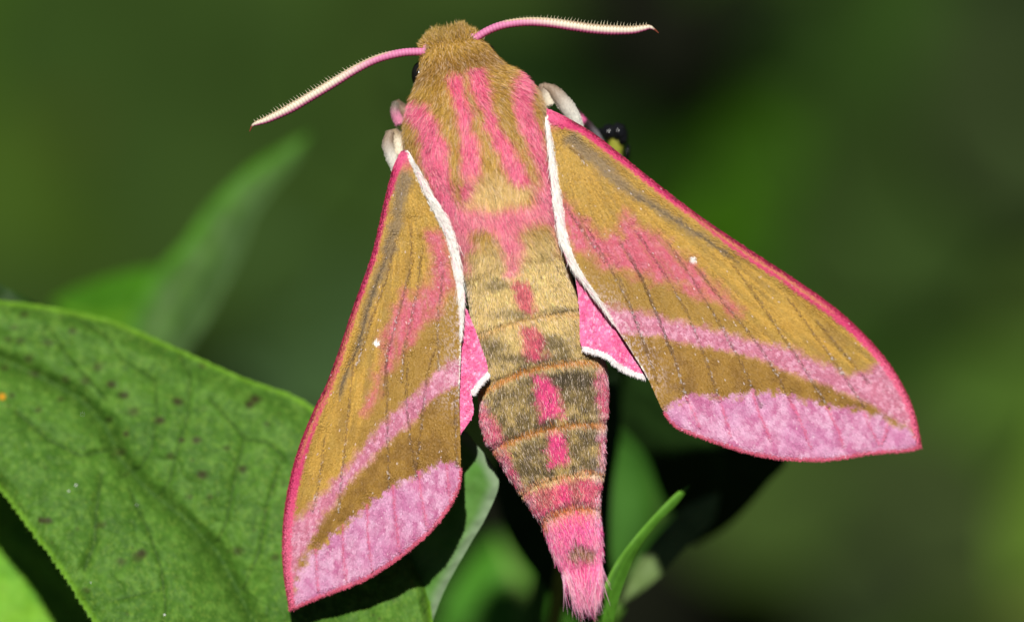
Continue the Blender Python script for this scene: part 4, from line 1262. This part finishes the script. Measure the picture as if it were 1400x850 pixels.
hindwing([(618, 390), (612, 440), (606, 500), (604, 560), (610, 600), (628, 596)],
         [(618, 390), (634, 415), (643, 434), (656, 469), (667, 510), (646, 536), (647, 566), (628, 596)],
         [(667, 511), (658, 520), (646, 536)], 501, 0.055)['label'] = 'small pink hindwing beside the long forewing'
hindwing([(776, 350), (800, 365), (830, 400), (870, 460), (905, 510), (884, 516)],
         [(776, 350), (787, 383), (792, 426), (793, 462), (799, 477), (830, 486), (840, 495), (859, 507), (884, 516)],
         [(798, 476), (812, 480), (830, 486), (840, 495), (859, 507), (884, 516)], 551, 0.055)['label'] = 'pink hindwing with white fringed edge'


# ---- legs
def leg(segs, name='leg'):
    """segs: list of (points(px,py,z), radii px, colour at start, colour at end)"""
    V, F, C = [], [], []
    o = 0
    for pts, rad, c0, c1 in segs:
        pth = spline([P(*q_) for q_ in pts], 28)
        r = np.interp(np.linspace(0, 1, 28), np.linspace(0, 1, len(rad)), rad) / PPC
        v, f_, s_, a_ = tube(pth, r, 18)
        c = lin(*c0)[None] * (1 - sstep(s_ * 1.6 - .2))[:, None] + lin(*c1)[None] * sstep(s_ * 1.6 - .2)[:, None]
        V.append(v); C.append(c); F += [tuple(i + o for i in q_) for q_ in f_]; o += len(v)
    V = np.vstack(V); C = np.vstack(C)
    ob = mk(name, V, F, M_LEG, C, moth)
    # coat of flat short hairs
    n = len(V)
    pick = np.repeat(np.arange(n), 1)
    me_ = ob.data
    nn = np.zeros(n * 3, np.float32); me_.vertices.foreach_get('normal', nn); nn = nn.reshape(-1, 3)
    root = V[pick] + rng.normal(0, .0012, (len(pick), 3))
    fl = np.broadcast_to(-AU, root.shape) + .4 * AX * rng.normal(0, .3, (len(root), 1)); fl = fl - nn[pick] * np.sum(fl * nn[pick], 1)[:, None]
    fl /= np.linalg.norm(fl, axis=1)[:, None] + 1e-9
    cc = C[pick] * rng.uniform(.8, 1.1, len(pick))[:, None]
    fur('leg_fur', root, fl, nn[pick], rng.uniform(3, 5, len(pick)) / PPC, cc, cc, .3 / PPC, ob, lift=.08, bend=.8, jit=.15, K=4)
    return ob


CR = (238, 228, 204); WT = (248, 244, 230); GR = (150, 130, 110); PKL = (222, 140, 170)
leg([([(590, 205, -.22), (560, 195, -.2), (538, 181, -.14)], [9, 9, 6], (150, 128, 96), GR), ([(534, 180, -.10), (530, 196, -.09), (535, 214, -.10), (543, 236, -.14)], [5, 8, 7.5, 6], GR, WT),
     ([(536, 180, -.14), (543, 192, -.12), (549, 210, -.12)], [6, 8.5, 8], (170, 150, 120), CR)])
leg([([(595, 175, -.22), (565, 160, -.22), (541, 140, -.2)], [9, 9, 5], (150, 128, 96), (120, 100, 80)), ([(541, 140, -.18), (540, 152, -.17), (546, 168, -.18)], [4, 6.5, 6], (120, 110, 96), PKL),
     ([(541, 140, -.22), (550, 150, -.2), (560, 160, -.2)], [5, 8, 8], (110, 92, 80), (150, 120, 96))])
leg([([(715, 160, -.22), (735, 140, -.18), (743, 118, -.11)], [9, 8, 5], (170, 140, 90), GR), ([(744, 117, -.10), (757, 124, -.09), (772, 142, -.10), (784, 161, -.14), (794, 182, -.2)], [4, 9, 11, 9.5, 6], GR, WT),
     ([(741, 117, -.12), (746, 126, -.11), (752, 142, -.12)], [5, 7.5, 6.5], GR, CR)])
leg([([(725, 190, -.25), (760, 180, -.4), (778, 160, -.5), (786, 150, -.5)], [8, 6, 4.5, 3.6], (150, 120, 90), (70, 44, 44)), ([(786, 150, -.5), (793, 160, -.52), (799, 166, -.52)], [3.5, 4, 4], (70, 44, 44), (216, 96, 150)),
     ([(799, 165, -.52), (806, 172, -.54), (816, 184, -.56), (822, 194, -.58)], [4.2, 4, 3.6, 3.2], (60, 40, 44), (120, 116, 120))])

# ---- dark bud behind the right wing
budo = empty('plant_bud', P(838, 205, -0.75), 'shiny black withered bud on a yellow-green stalk behind the upper wing edge', 'bud')
bm = bmesh.new()
for (x, y, z, rx, ry) in ((834, 181, -.72, 13, 11), (846, 180, -.70, 10, 12), (851, 187, -.72, 8, 12), (822, 182, -.76, 7, 7), (858, 208, -.8, 4, 12)):
    r = bmesh.ops.create_icosphere(bm, subdivisions=3, radius=1.0, matrix=Matrix.Identity(4))
    for v_ in r['verts']:
        l = v_.co.copy()
        k = 1 + .12 * math.sin(5 * l.x + 3 * l.z) * math.cos(4 * l.y)
        q_ = P(x, y, z) + (l.x * rx * k * AX + l.y * ry * k * AU) / PPC + l.z * .045 * k * AN
        v_.co = Vector(q_)
me = bpy.data.meshes.new('bud_cap'); bm.to_mesh(me); bm.free()
me.polygons.foreach_set('use_smooth', np.full(len(me.polygons), True)); me.materials.append(M_BUD)
bo = bpy.data.objects.new('bud_cap', me); COL.objects.link(bo); attach(bo, budo)
pth = path3([P(844, 186, -.74), P(842, 200, -.75), P(838, 230, -.78), P(815, 330, -.95), P(790, 600, -1.6), P(740, 1000, -2.6), P(660, 1500, -4.8)], 200)
v, f_, s_, a_ = tube(pth, np.interp(np.linspace(0, 1, 200), [0, .02, .05, 1], [11, 11.5, 8, 12]) / PPC, 16)
mk('stalk', v, f_, M_STALK, None, budo)
